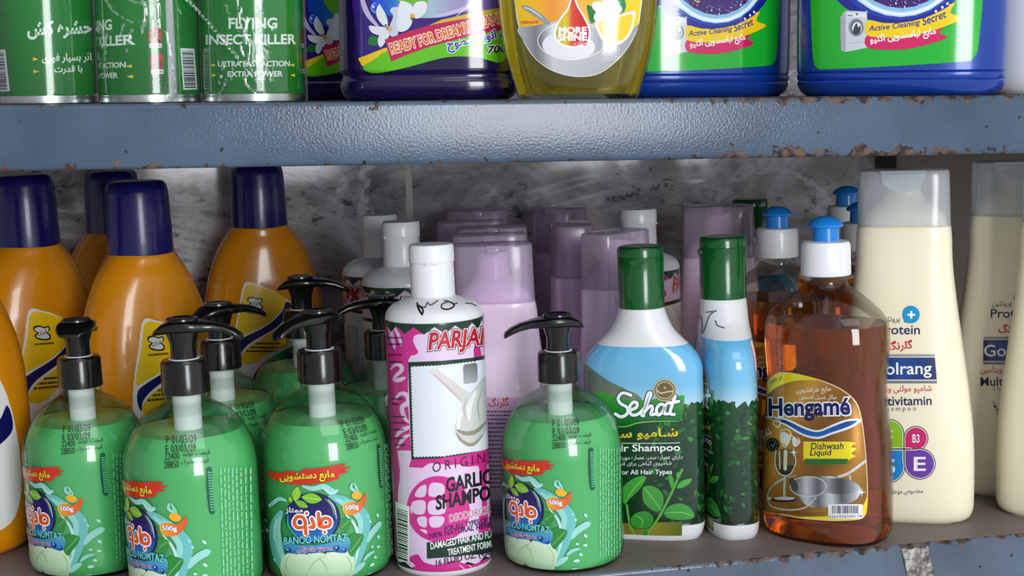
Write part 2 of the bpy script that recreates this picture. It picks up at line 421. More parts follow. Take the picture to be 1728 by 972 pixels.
# ================================================================== the place: tiled wall, side panel, two steel shelves
def nd(nt, kind, **kw):
    n = nt.nodes.new('ShaderNode' + kind)
    for k, v in kw.items(): n.inputs[k.replace('_', ' ')].default_value = v
    return n
def ramp(nt, stops, interp='LINEAR'):
    n = nt.nodes.new('ShaderNodeValToRGB'); n.color_ramp.interpolation = interp; e = n.color_ramp.elements
    while len(e) < len(stops): e.new(.5)
    for q, (p, c) in zip(e, stops): q.position = p; q.color = lin4(c)
    return n
def marble():
    m = mat('grey_marble_tile', (130, 126, 126), .09); nt = m.node_tree; L = nt.links.new; b = nt.nodes['Principled BSDF']
    tc = nd(nt, 'TexCoord'); mp = nd(nt, 'Mapping'); mp.inputs['Scale'].default_value = (1, 1, 1.7); mp.inputs['Rotation'].default_value = (0, .35, 0)
    L(tc.outputs['Object'], mp.inputs[0])
    w1 = nd(nt, 'TexNoise', Scale=8., Detail=8., Roughness=.62, Distortion=.9); L(mp.outputs[0], w1.inputs['Vector'])
    r1 = ramp(nt, [(.34, (92, 88, 92)), (.45, (138, 134, 138)), (.54, (172, 168, 172)), (.66, (214, 212, 216))]); L(w1.outputs['Fac'], r1.inputs[0])
    w2 = nd(nt, 'TexNoise', Scale=3.4, Detail=8., Roughness=.58, Distortion=1.1); L(mp.outputs[0], w2.inputs['Vector'])
    r2 = ramp(nt, [(.482, (0, 0, 0)), (.498, (190, 190, 190)), (.502, (190, 190, 190)), (.53, (0, 0, 0))]); L(w2.outputs['Fac'], r2.inputs[0])
    w3 = nd(nt, 'TexNoise', Scale=60., Detail=4., Roughness=.7); L(mp.outputs[0], w3.inputs['Vector'])
    r3 = ramp(nt, [(.54, (255, 255, 255)), (.64, (142, 136, 140))]); L(w3.outputs['Fac'], r3.inputs[0])
    w4 = nd(nt, 'TexNoise', Scale=9., Detail=2.); L(mp.outputs[0], w4.inputs['Vector'])
    r4 = ramp(nt, [(.5, (0, 0, 0)), (.6, (255, 255, 255))]); L(w4.outputs['Fac'], r4.inputs[0])
    a = nd(nt, 'MixRGB'); L(r2.outputs[0], a.inputs[0]); L(r1.outputs[0], a.inputs[1]); a.inputs[2].default_value = lin4((236, 234, 238))
    c = nd(nt, 'MixRGB'); c.blend_type = 'MULTIPLY'; L(r4.outputs[0], c.inputs[0]); L(a.outputs[0], c.inputs[1]); L(r3.outputs[0], c.inputs[2])
    L(c.outputs[0], b.inputs['Base Color'])
    bp = nd(nt, 'Bump', Strength=.05, Distance=.002); L(w1.outputs['Fac'], bp.inputs['Height']); L(bp.outputs[0], b.inputs['Normal'])
    return m
def paint(name, base, rust, top=False, z0=-.0385):
    """blue-grey shelf paint, chipped to brown metal along the worn edges"""
    m = mat(name, base, .3); nt = m.node_tree; L = nt.links.new; b = nt.nodes['Principled BSDF']
    tc = nd(nt, 'TexCoord'); sp = nd(nt, 'SeparateXYZ'); L(tc.outputs['Object'], sp.inputs[0])
    n1 = nd(nt, 'TexNoise', Scale=70., Detail=6., Roughness=.65); L(tc.outputs['Object'], n1.inputs['Vector'])
    n0 = nd(nt, 'TexNoise', Scale=4.5, Detail=2.); L(tc.outputs['Object'], n0.inputs['Vector'])
    ed = nd(nt, 'MapRange'); ed.inputs['From Min'].default_value = z0 + .011; ed.inputs['From Max'].default_value = z0; L(sp.outputs['Z'], ed.inputs['Value'])
    eu = nd(nt, 'MapRange'); eu.inputs['From Min'].default_value = -.007; eu.inputs['From Max'].default_value = 0; L(sp.outputs['Z'], eu.inputs['Value'])
    mx = nd(nt, 'Math'); mx.operation = 'MAXIMUM'; L(ed.outputs[0], mx.inputs[0]); L(eu.outputs[0], mx.inputs[1])
    xr = nd(nt, 'MapRange'); xr.inputs['From Min'].default_value = .24; xr.inputs['From Max'].default_value = .34; xr.inputs['To Min'].default_value = .15; xr.inputs['To Max'].default_value = .27; L(sp.outputs['X'], xr.inputs['Value'])
    s1 = nd(nt, 'Math'); s1.operation = 'MULTIPLY_ADD'; L(xr.outputs[0], s1.inputs[1]); L(mx.outputs[0], s1.inputs[0]); L(n1.outputs['Fac'], s1.inputs[2])
    s2 = nd(nt, 'Math'); s2.operation = 'MULTIPLY_ADD'; s2.inputs[1].default_value = .22; L(n0.outputs['Fac'], s2.inputs[0]); L(s1.outputs[0], s2.inputs[2])
    ch = ramp(nt, [(.815, (0, 0, 0)), (.825, (255, 255, 255))]); L(s2.outputs[0], ch.inputs[0])
    n2 = nd(nt, 'TexNoise', Scale=160., Detail=3.); L(tc.outputs['Object'], n2.inputs['Vector'])
    rc = ramp(nt, [(.4, (38, 30, 30)), (.6, rust)]); L(n2.outputs['Fac'], rc.inputs[0])
    n3 = nd(nt, 'TexNoise', Scale=14., Detail=5.); L(tc.outputs['Object'], n3.inputs['Vector'])
    bc = ramp(nt, [(.35, [v * .88 for v in base]), (.65, [min(255, v * 1.07) for v in base])]); L(n3.outputs['Fac'], bc.inputs[0])
    sx = nd(nt, 'TexNoise', Scale=120., Detail=1.); L(tc.outputs['Object'], sx.inputs['Vector'])
    sr = ramp(nt, [(.725, (0, 0, 0)), (.735, (255, 255, 255))]); L(sx.outputs['Fac'], sr.inputs[0])
    m0 = nd(nt, 'MixRGB'); L(sr.outputs[0], m0.inputs[0]); L(bc.outputs[0], m0.inputs[1]); m0.inputs[2].default_value = lin4((36, 36, 42))
    mm = nd(nt, 'MixRGB'); L(ch.outputs[0], mm.inputs[0]); L(m0.outputs[0], mm.inputs[1]); L(rc.outputs[0], mm.inputs[2]); L(mm.outputs[0], b.inputs['Base Color'])
    rr = nd(nt, 'MapRange'); rr.inputs['To Min'].default_value = .17; rr.inputs['To Max'].default_value = .75; L(ch.outputs[0], rr.inputs['Value']); L(rr.outputs[0], b.inputs['Roughness'])
    n4 = nd(nt, 'TexNoise', Scale=650., Detail=2.); L(tc.outputs['Object'], n4.inputs['Vector'])
    bp = nd(nt, 'Bump', Strength=.16, Distance=.0008); L(n4.outputs['Fac'], bp.inputs['Height'])
    b2 = nd(nt, 'Bump', Strength=.5, Distance=.0006); b2.invert = True; L(ch.outputs[0], b2.inputs['Height']); L(bp.outputs[0], b2.inputs['Normal']); L(b2.outputs[0], b.inputs['Normal'])
    return m
WALL_Y = .50
jx = at_depth_y(691, 330, WALL_Y)[0]
M['marble'] = marble()
for nm, x0, x1 in (('wall_back', -1.3, jx - .0033), ('wall_back_right', jx + .0033, 1.3)):
    bm = bmesh.new(); box_bm(bm, x0, x1, WALL_Y, WALL_Y + .012, -.35, .95, .0008)
    link(nm, add_mesh(nm, bm, M['marble']), kind='structure')
bm = bmesh.new(); box_bm(bm, jx - .0033, jx + .0033, WALL_Y + .001, WALL_Y + .012, -.35, .95)
link('trim_1', add_mesh('tile_joint', bm, mat('tile_joint_grout', (196, 194, 190), .6, bump=.3, bscale=120)), kind='structure')
bm = bmesh.new(); px = at_depth_y(1512, 400, .45)[0]; box_bm(bm, px, px + .5, .45, .498, -.3, .95, .002)
link('wall_right', add_mesh('wall_right', bm, mat('brown_side_panel', (84, 74, 62), .55, bump=.15, bscale=25)), kind='structure')

def shelf_mesh(name, x0, x1, depth, lip, mats):
    r, t = .003, .0012; arc = lambda cy, cz, a0, a1, rr: [(cy + rr * math.cos(a), cz + rr * math.sin(a)) for a in np.radians(np.linspace(a0, a1, 6))]
    out = [(depth, 0)] + arc(r, -r, 90, 180, r) + arc(r, -lip + r, 180, 270, r) + [(.016, -lip), (.016, -lip + t), (r + t, -lip + t)] + [(t, -lip + r), (t, -r), (r, -t), (depth, -t)]
    bm = bmesh.new(); xs = np.linspace(x0, x1, 40); rows = [[bm.verts.new((x, y, z)) for y, z in out] for x in xs]; n = len(out)
    for a, b in zip(rows[:-1], rows[1:]):
        for i in range(n): bm.faces.new((a[i], a[(i + 1) % n], b[(i + 1) % n], b[i]))
    bm.faces.new(rows[0]); bm.faces.new(rows[-1][::-1]); bmesh.ops.recalc_face_normals(bm, faces=bm.faces[:])
    for f in bm.faces: f.material_index = 1 if f.normal.z > .9 else 0
    return add_mesh(name, bm, mats, 35)
M['paint'] = paint('blue_grey_shelf_paint', (70, 86, 106), (104, 82, 72))
M['paint2'] = paint('worn_blue_grey_shelf_paint', (86, 98, 114), (104, 86, 78), z0=-.05)
M['deck'] = mat('worn_brown_grey_shelf_top', (112, 100, 96), .5, bump=.25, bscale=90)
up = link('shelf', shelf_mesh('upper_shelf', -.75, 1.05, .49, .0385, [M['paint'], M['paint']]))
up.matrix_world = Matrix.Translation((0, -.005, SHELF_Z)) @ Matrix.Rotation(TILT, 4, 'Y')
up['label'] = 'upper blue-grey painted steel shelf with chipped front lip'; up['category'] = 'shelf'
lo = link('shelf', shelf_mesh('lower_shelf', -.75, 1.05, .492, .05, [M['paint2'], M['deck']]))
lo['label'] = 'lower steel shelf with a worn brown-grey top and scuffed blue lip'; lo['category'] = 'shelf'
# strip stuck on the lower lip
bm = bmesh.new(); gx, gz = 8, 14
vs = [[bm.verts.new((.019 * (i / gx - .5) + .011 * (1 - j / gz), .0003 * math.sin(i * 2.1 + j), -.047 * (1 - j / gz) - .0008 + .0008 * math.sin(i * 1.7) * (j == gz))) for i in range(gx + 1)] for j in range(gz + 1)]
for j in range(gz):
    for i in range(gx): bm.faces.new((vs[j][i], vs[j][i + 1], vs[j + 1][i + 1], vs[j + 1][i]))
g = bmesh.ops.extrude_face_region(bm, geom=bm.faces[:])
for v in [e for e in g['geom'] if isinstance(e, bmesh.types.BMVert)]: v.co.y += .0008
bmesh.ops.recalc_face_normals(bm, faces=bm.faces[:])
m = mat('dirty_pale_strip', (170, 166, 160), .5); nt = m.node_tree; tc = nd(nt, 'TexCoord'); n = nd(nt, 'TexNoise', Scale=140., Detail=5., Roughness=.7); nt.links.new(tc.outputs['Object'], n.inputs['Vector'])
r = ramp(nt, [(.36, (52, 46, 44)), (.5, (128, 120, 114)), (.62, (186, 184, 180))]); nt.links.new(n.outputs['Fac'], r.inputs[0]); nt.links.new(r.outputs[0], nt.nodes['Principled BSDF'].inputs['Base Color'])
st = link('tape_strip', add_mesh('tape_strip', bm, m)); st.location = (.4325, -.0012, -.002)
st['label'] = 'dirty pale strip stuck over the front lip of the lower shelf'; st['category'] = 'strip'

# ================================================================== lower shelf
# ---------------------------------------------------------------- green hand soap in pump bottles
PB = [(0, .036), (.003, .0400), (.010, .04225), (.078, .04225), (.088, .0412), (.096, .0388), (.104, .0345), (.112, .0285), (.1175, .0205), (.1205, .0152), (.1215, .0137), (.1262, .0137)]
pb = Loft(PB); Z = .055
soap = dict(G1=low(-.1193, .1188, 50, .99), G2=low(-.0459, .0461, 50, 1.03), G3=low(.0410, .0619, 8, 1.0166), G4=low(-.0254, .1473, 20, 1.0),
            G5=low(.0370, .2500, 12, 1.02), G6=low(.0922, .1560, 30, .985), G7=low(.1980, .0400, 36, .965))
A = Art(pb, soap['G3'], Z).frame(420, 770, 4.812)
sp1, sp2, sp3 = (150, 214, 204), (186, 230, 222), (108, 190, 186)
for pts, wd, c in [([(310, 365), (250, 345), (190, 385), (175, 395)], 34, sp1), ([(270, 440), (215, 560), (225, 720), (265, 860), (330, 960)], 100, sp3), ([(255, 480), (235, 600), (255, 760), (310, 900)], 50, sp1), ([(225, 500), (205, 620), (215, 700)], 16, sp2),
                   ([(430, 240), (520, 262), (610, 245), (690, 285), (725, 270)], 44, sp1), ([(600, 250), (660, 300), (715, 290)], 22, sp2), ([(640, 330), (740, 350), (850, 420), (930, 500), (925, 650), (890, 800), (850, 950)], 105, sp3),
                   ([(700, 340), (820, 420), (900, 520), (905, 640)], 50, sp1), ([(780, 470), (860, 560), (890, 700), (860, 880)], 26, sp2), ([(840, 215), (830, 260), (880, 280), (850, 215)], 26, sp1), ([(790, 345), (800, 370), (850, 360)], 20, sp1),
                   ([(960, 700), (1000, 620), (1050, 560), (1065, 530)], 46, sp1), ([(930, 850), (970, 800), (1020, 770)], 26, sp1), ([(840, 960), (900, 900), (940, 860)], 40, sp1)]:
    A.stroke(pts, wd, c, taper=True)
for x, y, a, b in [(1045, 480, 9, 16), (1050, 655, 10, 15), (1050, 735, 14, 10), (1025, 820, 12, 12), (1000, 880, 22, 12), (985, 530, 8, 10), (965, 485, 6, 9), (135, 520, 6, 14), (150, 600, 9, 16), (210, 840, 8, 14), (1000, 735, 12, 9), (975, 960, 26, 10), (170, 400, 9, 16)]: A.ell(x, y, a, b, -30, sp2, 12)
garlic = vgrad([(770, (222, 238, 208)), (900, (190, 222, 182)), (980, (168, 205, 165))])
for x, y, a, b in [(440, 870, 165, 105), (345, 900, 90, 120), (720, 850, 118, 100), (800, 880, 60, 110), (560, 880, 90, 110), (430, 960, 140, 70), (690, 960, 150, 70)]: A.ell(x, y, a, b, 0, garlic)
for p in ([(470, 960), (520, 870), (610, 810)], [(640, 960), (620, 880), (560, 820)], [(780, 800), (830, 870), (820, 960)], [(330, 800), (300, 880), (330, 960)]): A.stroke(p, 9, (160, 196, 140), taper=True)
A.smooth([(740, 515), (825, 505), (822, 560), (800, 610), (745, 585)], (52, 140, 62)); A.smooth([(822, 640), (925, 632), (915, 700), (870, 770), (835, 815), (800, 760)], (46, 136, 56))
A.stroke([(750, 580), (820, 515)], 5, (120, 190, 110)); A.stroke([(820, 780), (915, 645)], 6, (120, 190, 110))
A.smooth([(280, 690), (420, 720), (620, 710), (805, 655), (790, 780), (640, 770), (480, 790), (330, 785), (285, 740)], vgrad([(660, (96, 190, 204)), (780, (40, 110, 190))]))
for x, y, q in [(325, 762, 22), (715, 745, 24), (775, 760, 18), (690, 735, 13), (395, 785, 10), (470, 790, 9)]: A.ell(x, y, q, q, 0, (24, 64, 140), 14).ell(x - q * .3, y - q * .3, q * .35, q * .35, 0, (190, 225, 240), 8)
A.ell(520, 500, 222, 207, 0, (16, 22, 62)).ell(518, 500, 206, 192, 0, vgrad([(300, (22, 10, 72)), (470, (30, 22, 110)), (600, (24, 96, 180)), (700, (60, 150, 214))]))
A.stroke([(640, 345), (690, 410), (712, 510)], 10, (196, 220, 240), taper=True).stroke([(615, 340), (670, 400), (692, 480)], 6, (150, 200, 70), taper=True).stroke([(320, 470), (325, 570), (400, 670)], 16, (64, 170, 120), taper=True)
A.leaf(388, 305, 62, 36, -80, (148, 204, 56), (196, 230, 110)).leaf(512, 340, 84, 42, 8, (128, 194, 48), (206, 234, 120)).leaf(430, 388, 58, 28, 25, (112, 184, 46), (190, 226, 100)).leaf(340, 352, 26, 15, 70, (150, 206, 60))
A.smooth([(150, 122), (205, 128), (285, 135), (290, 118), (425, 128), (432, 105), (560, 98), (770, 60), (782, 74), (750, 90), (830, 88), (772, 114), (808, 124), (732, 152), (728, 182), (640, 207), (540, 224), (430, 231), (330, 226), (250, 206), (172, 166)], (206, 44, 20), 3)
A.text('مایع دستشویی', (255, 222), (694, 196), 84, (245, 222, 40), .03, outline=[(.075, (60, 20, 10))])
A.text('ممتاز', (302, 466), (438, 466), 52, (240, 236, 240), .03, outline=[(.07, (60, 50, 90))])
logo = [[(440, 575), (395, 575), (372, 535), (395, 492), (435, 492), (458, 525), (460, 575), (466, 628)], [(500, 575), (530, 565), (512, 505)], [(512, 575), (525, 575)], [(565, 462), (570, 540), (575, 565), (610, 572), (655, 560), (656, 515), (615, 500), (590, 530), (590, 565)]]
for wd, c in ((50, (250, 250, 250)), (28, (236, 92, 40))):
    for p in logo: A.stroke(p, wd, c)
    A.ell(470, 462, wd * .46, wd * .46, 0, c, 14).ell(616, 614, wd * .46, wd * .46, 0, c, 14)
A.text('BANOO NOMTAZ', (292, 716), (795, 686), 60, (118, 214, 214), .022, outline=[(.07, (10, 50, 90))])
A.text('معجزه پاکیزگی', (396, 786), (676, 768), 52, (170, 30, 110), .03, outline=[(.08, (230, 235, 245))])
A.smooth([(758, 425), (775, 385), (820, 368), (885, 372), (925, 330), (952, 296), (945, 370), (905, 440), (845, 474), (785, 474)], hgrad([(758, (226, 190, 40)), (840, (236, 130, 40)), (950, (222, 84, 40))]))
A.ell(875, 318, 42, 32, 0, (244, 176, 34)).text('500g', (786, 446), (890, 432), 46, (250, 245, 250), .03, outline=[(.09, (120, 40, 110))])
A.frame(820, 500, 2.06, soap['G7'])
pill = (14, 84, 62); A.stroke([(366, 533), (366, 600), (371, 667)], 15, pill)
for k in range(15): A.rect(362 + k * .35, 541 + k * 8.4, 372 + k * .35, 545.5 + k * 8.4, (90, 180, 140))
A.lines(392, 530, 470, 905, 8, (128, 214, 160), 5, .34, True)
lab_soap = A.mesh('soap_label', M['printm'])
I = Art(pb, soap['G2'], .08).frame(200, 540, 3.738); ink = (14, 18, 18)
for s_, a, b, h in [('P 01/03/09', (303, 782), (492, 772), 50), ('E 03/03/09', (300, 838), (490, 826), 46), ('22400', (294, 884), (386, 878), 42), ('قیمت تولید', (404, 868), (578, 856), 42), ('28850', (290, 936), (382, 930), 44), ('قیمت مصرف', (398, 920), (572, 906), 42)]: I.text(s_, a, b, h, ink)
ink_soap = I.mesh('date_print', M['printm'], base=.00025, vstep=.0015)
bm = bmesh.new(); Loft(PB).mesh(bm, 96); shell = add_mesh('soap_bottle_wall', bm, M['clear'])
liq = loft_mesh('soap_liquid', [(z, a, b, p) for z, a, b, p in inset(PB, .0012, .1035)], M['green_liquid'], 96, smooth=False)
tube = loft_mesh('pump_tube', [(.004, .003), (.085, .003), (.092, .0075), (.098, .0088), (.1265, .0088)], M['white'], 32, smooth=False)
bm = bmesh.new(); n = 60; rows = [(.1262, .0139), (.1266, .0147), (.1455, .0145), (.1472, .0136), (.1476, .0095), (.1470, .0090)]
rings = [[bm.verts.new(((r + (.00022 if 0 < k < 3 and i % 2 else 0)) * math.sin(2 * math.pi * i / n), -(r + (.00022 if 0 < k < 3 and i % 2 else 0)) * math.cos(2 * math.pi * i / n), z)) for i in range(n)] for k, (z, r) in enumerate(rows)]
for a, b in zip(rings[:-1], rings[1:]):
    for i in range(n): bm.faces.new((a[i], a[(i + 1) % n], b[(i + 1) % n], b[i]))
bm.faces.new(rings[0][::-1]); collar = add_mesh('pump_collar', bm, M['black'])
cring = loft_mesh('collar_ring', [(.1466, .0082), (.1466, .0094), (.1479, .0096), (.1482, .0088), (.1479, .0080)], M['white'], 40, smooth=False)
stem = loft_mesh('pump_stem', [(.147, .0081), (.1570, .0080), (.1650, .0106)], M['black'], 36, smooth=False)
def pump_head():
    bm = bmesh.new(); T = .1715; rows = [(.0178, -.0074, -.0088, .0058), (.0160, -.0050, -.0086, .0086), (.0115, -.0012, -.0080, .0112), (.006, .0004, -.0074, .0124), (0, .0012, -.0072, .0128), (-.006, .0008, -.0072, .0124), (-.0105, -.0002, -.0072, .0108), (-.0145, -.0008, -.0072, .0084), (-.020, -.0016, -.0074, .0064), (-.027, -.0034, -.0088, .0055), (-.033, -.0062, -.0110, .0050), (-.0368, -.0090, -.0128, .0042), (-.0376, -.0112, -.0132, .0030)]
    t = np.linspace(0, 2 * math.pi, 24, endpoint=False); rings = []
    for x, zt, zb, hw in rows:
        a, b = Loft.ring(hw, (zt - zb) / 2, 3.2, t); rings.append([bm.verts.new((x, p, T + (zt + zb) / 2 + q)) for p, q in zip(a, b)])
    for a, b in zip(rings[:-1], rings[1:]):
        for i in range(24): bm.faces.new((a[i], b[i], b[(i + 1) % 24], a[(i + 1) % 24]))
    bm.faces.new(rings[0]); bm.faces.new(rings[-1][::-1]); bmesh.ops.recalc_face_normals(bm, faces=bm.faces[:])
    Loft([(T + .0002, .0100), (T + .0016, .0098), (T + .0019, .0088), (T + .0012, .0070)], False).mesh(bm, 32)
    return add_mesh('pump_head', bm, M['black'], 50)
head = pump_head()
def soap_bottle(key, nozzle, label, group='green hand soap pump bottles'):
    mw = soap[key]
    t = build('pump_bottle', [('bottle', shell, None), ('liquid', liq, None), ('pump_tube', tube, None), ('front_label', lab_soap, None), ('date_print', ink_soap, None), ('pump_collar', collar, None), ('collar_ring', cring, 5), ('pump_stem', stem, None)], mw, label, 'soap bottle', group)
    h = link('pump_head', head, t)                # nozzle: bearing of the spout in the world, 0 = to the right, 180 = to the left
    th = math.atan2(mw[1][0], mw[0][0]); h.rotation_euler = (0, 0, math.radians(nozzle + 180) - th)
    return t
soap_bottle('G1', 80, 'green pump soap bottle at the far left, its spout turned to the back')
soap_bottle('G2', -12, 'green pump soap bottle second from left in front row, spout pointing right')
soap_bottle('G3', -138, 'green pump soap bottle with its round logo facing front, left of garlic shampoo')
soap_bottle('G4', 30, 'green pump soap bottle half hidden behind the second soap bottle from left')
soap_bottle('G5', -8, 'green pump soap bottle in the back, directly behind the front-facing soap bottle')
soap_bottle('G6', 190, 'green pump soap bottle squeezed behind the front pink garlic shampoo, pump by its shoulder')
soap_bottle('G7', 181, 'green pump soap bottle standing alone right of the pink garlic shampoo, spout pointing left')

# ---------------------------------------------------------------- garlic shampoo
PJ = [(0, .0308), (.0015, .0320), (.005, .0325), (.1690, .0325), (.1722, .0318), (.1752, .0300), (.1782, .0258), (.1803, .0203), (.1818, .0160), (.1826, .0142), (.184, .0140)]
pj = Loft(PJ); Zp = .09
garlic_pose = dict(P1=low(.1170, .0514, 0), P2=low(.1160, .2350, 70), P3=low(.1060, .3090, 130), P4=low(.3090, .2420, -60))
A = Art(pj, garlic_pose['P1'], Zp).local(); per = math.pi * .0325
mag, lil, dgr = (206, 42, 138), (226, 200, 228), (16, 52, 34)
A.rect(-per, .0042, per, .1687, lil)
for k in range(9):                                # magenta splashes all round the back
    u = .034 + k * .0165
    if u > per * 2 - .036: break
    u = u if u < per else u - 2 * per
    A.smooth([(u - .006, .012), (u + .006, .02), (u + .003, .05), (u + .0075, .07), (u + .002, .1), (u + .007, .125), (u + .001, .152), (u - .006, .148), (u - .004, .11), (u - .008, .08), (u - .003, .06), (u - .008, .03)], mag, 3)
A.frame(630, 480, 3.471)
A.poly([(58, 235), (98, 232), (150, 226), (262, 232), (300, 248), (318, 268), (300, 290), (262, 292), (238, 302), (234, 335), (246, 362), (266, 396), (250, 412), (222, 416), (205, 445), (205, 700), (222, 972), (100, 972)], mag)
for p, wd in [([(92, 240), (108, 290), (128, 380)], 26), ([(112, 232), (150, 300), (166, 360)], 20), ([(140, 232), (165, 262), (186, 272)], 16), ([(102, 500), (130, 470), (160, 475), (168, 500), (130, 540), (118, 565)], 24), ([(190, 545), (150, 560), (120, 560)], 26), ([(125, 680), (160, 640), (200, 650), (206, 690), (170, 720), (185, 780), (212, 810)], 30), ([(130, 900), (160, 860), (200, 840), (215, 830)], 26), ([(140, 960), (180, 900), (215, 880)], 22)]: A.stroke(p, wd, lil, taper=True)
for y, a, b in [(312, 78, 172), (350, 84, 172), (412, 88, 168), (455, 92, 168), (670, 108, 172), (700, 112, 150), (775, 112, 186), (810, 118, 190), (850, 118, 180), (900, 122, 184), (940, 124, 188)]: A.lines(a, y - 9, b, y + 9, 1, (60, 20, 60), y, .6)
A.local(); z1, z2 = .1687, .1618
A.poly([(-per, z1)] + zig((-per, z2), (per, z2), 15, -.0072 if False else .0048)[0:] + [(per, z1)], dgr)
A.poly([(-per, .0042)] + zig((-per, .0052), (per, .0052), 13, .0036) + [(per, .0042)], dgr)
A.frame(630, 480, 3.471)
A.text('PARJAK', (330, 412), (702, 376), 126, (186, 12, 40), .035, .25, outline=[(.10, (30, 20, 30)), (.065, (250, 250, 250))])
A.poly([(205, 455), (400, 447), (520, 436), (600, 425), (780, 398), (780, 960), (600, 1010), (420, 1033), (225, 1038)], dgr)
A.poly(zig((224, 478), (400, 470), 9, 6) + zig((406, 469), (600, 446), 10, 6) + [(775, 420), (775, 930)] + zig((600, 980), (420, 1008), 9, 7)[0:] + zig((415, 1009), (246, 1014), 9, 7) + zig((240, 1008), (224, 484), 28, -6), (226, 230, 240))
A.smooth([(331, 508), (345, 493), (376, 498), (460, 560), (552, 630), (585, 614), (645, 540), (668, 560), (668, 800), (640, 880), (600, 936), (560, 946), (512, 920), (478, 868), (480, 815), (512, 740), (514, 692), (440, 620), (340, 526)], hgrad([(330, (226, 216, 214)), (480, (212, 204, 200)), (560, (206, 208, 204)), (668, (190, 192, 190))]), 4)
for p, c, wd in [([(350, 520), (440, 605), (516, 682)], (188, 172, 168), 8), ([(486, 850), (540, 872), (600, 860), (660, 800)], (150, 142, 132), 26), ([(484, 870), (520, 918), (580, 938), (640, 880)], (160, 146, 132), 20), ([(520, 740), (500, 800), (495, 850)], (232, 232, 228), 22), ([(600, 620), (560, 720), (560, 800)], (230, 232, 230), 30), ([(640, 600), (610, 700), (620, 800)], (172, 174, 172), 10), ([(548, 660), (530, 720), (540, 790)], (180, 180, 176), 8)]: A.stroke(p, wd, c, taper=True)
A.smooth([(526, 474), (560, 464), (602, 462), (607, 512), (604, 568), (566, 578), (530, 580), (526, 530)], vgrad([(465, (110, 112, 114)), (580, (168, 172, 174))]), 3)
A.frame(630, 720, 3.858)
A.poly([(250, 212), (420, 206), (600, 180), (770, 140), (780, 240), (700, 250), (610, 262), (560, 236), (480, 255), (430, 222), (360, 240), (320, 268), (235, 262)], mag)
A.ell(425, 535, 205, 215, 0, mag, 40)
for q in [[(272, 450), (300, 395), (345, 380), (336, 452)], [(365, 450), (372, 372), (430, 366), (462, 388), (452, 445)], [(256, 490), (335, 482), (334, 562), (280, 568), (258, 545)], [(366, 486), (462, 484), (462, 562), (366, 566)], [(290, 592), (345, 588), (345, 652), (300, 640)], [(370, 588), (460, 588), (440, 648), (376, 650)], [(305, 668), (345, 672), (346, 696)], [(244, 515), (254, 520), (256, 565), (246, 555)]]: A.smooth(q, lil, 4)
A.smooth([(230, 860), (290, 830), (330, 880), (420, 900), (520, 870), (640, 900), (770, 850), (790, 960), (500, 975), (240, 950), (275, 905)], mag, 3)
A.stroke([(560, 900), (620, 950)], 26, lil, taper=True).stroke([(620, 900), (660, 940)], 22, lil, taper=True).smooth([(620, 470), (690, 440), (700, 560), (640, 560)], lil, 4)
A.text('ORIGINAL', (392, 298), (850, 206), 62, (40, 20, 40), 0, .2, 1.5)
A.text('GARLIC', (484, 424), (778, 362), 88, (14, 12, 22), .035, .25)
A.text('SHAMPOO', (412, 540), (836, 458), 88, (14, 12, 22), .035, .25)
A.text('DEODORIZED', (498, 620), (776, 556), 46, (170, 20, 104), .0, .2, outline=[(.045, (248, 244, 248))])
A.text('FOR ALL TYPES OF HAIR', (464, 682), (824, 604), 33, (56, 16, 78), .02, .2)
A.text('100% NATURAL HERBAL', (366, 728), (816, 644), 33, (56, 16, 78), .02, .2)
A.poly([(350, 752), (560, 728), (765, 678), (800, 668), (800, 800), (770, 806), (560, 842), (352, 858)], dgr)
A.text('DAMAGED HAIR AND FLAKY', (376, 798), (826, 708), 44, (240, 242, 240), .015, .2)
A.text('TREATMENT FORMULA', (490, 838), (818, 772), 42, (240, 242, 240), .015, .2)
A.text('16 FLUID OZ. (450 ml)', (414, 920), (836, 828), 52, (40, 16, 50), .015, .2)
A.poly([(146, 485), (238, 520), (238, 878), (166, 880)], (238, 236, 238))
r_ = random.Random(4); y_ = 530
while y_ < 860:
    hh = r_.choice([5, 8, 12]); A.poly([(158 + (y_ - 530) * .02, y_ + 0), (226, y_ + 22), (226, y_ + 22 + hh), (158 + (y_ - 530) * .02, y_ + hh)], (24, 22, 26)); y_ += hh + r_.choice([5, 8])
lab_garlic = A.mesh('garlic_label', M['printm'], ustep=.0022)
W = Art(pj, garlic_pose['P1'], .172).frame(630, 480, 3.471)
for p, wd in [([(258, 110), (264, 140), (286, 178)], 11), ([(286, 178), (291, 150), (262, 122)], 9), ([(262, 122), (300, 136), (318, 108), (336, 122), (378, 96)], 7), ([(416, 96), (438, 102), (402, 118), (402, 140), (432, 148), (462, 138), (474, 122), (456, 108), (430, 98)], 8), ([(478, 114), (492, 110)], 6), ([(540, 112), (572, 112), (602, 126)], 5)]: W.stroke(p, wd, (16, 16, 20))
mark_garlic = W.mesh('handwritten_price', M['printm'], base=.0002, ustep=.0015, vstep=.0008)
body_garlic = loft_mesh('garlic_bottle', PJ, M['body_white'], 80)
cap_garlic = loft_mesh('flip_cap', [(.1826, .0136), (.1828, .0146), (.2045, .01435), (.2050, .0140), (.2054, .01495), (.2150, .0149), (.2168, .0140), (.2171, .0110)], M['white'], 64, smooth=False)
bm = bmesh.new(); box_bm(bm, -.0045, .0045, -.0156, -.0138, .2046, .2060, .0005); tab_garlic = add_mesh('cap_tab', bm, M['white'])
def garlic_bottle(k, label, mark=True):
    build('shampoo_bottle', [('bottle', body_garlic, None), ('flip_cap', cap_garlic, None), ('cap_tab', tab_garlic, 1), ('front_label', lab_garlic, None)] + ([('handwritten_price', mark_garlic, None)] if mark else []), garlic_pose[k], label, 'shampoo bottle', 'white capped garlic shampoo bottles')
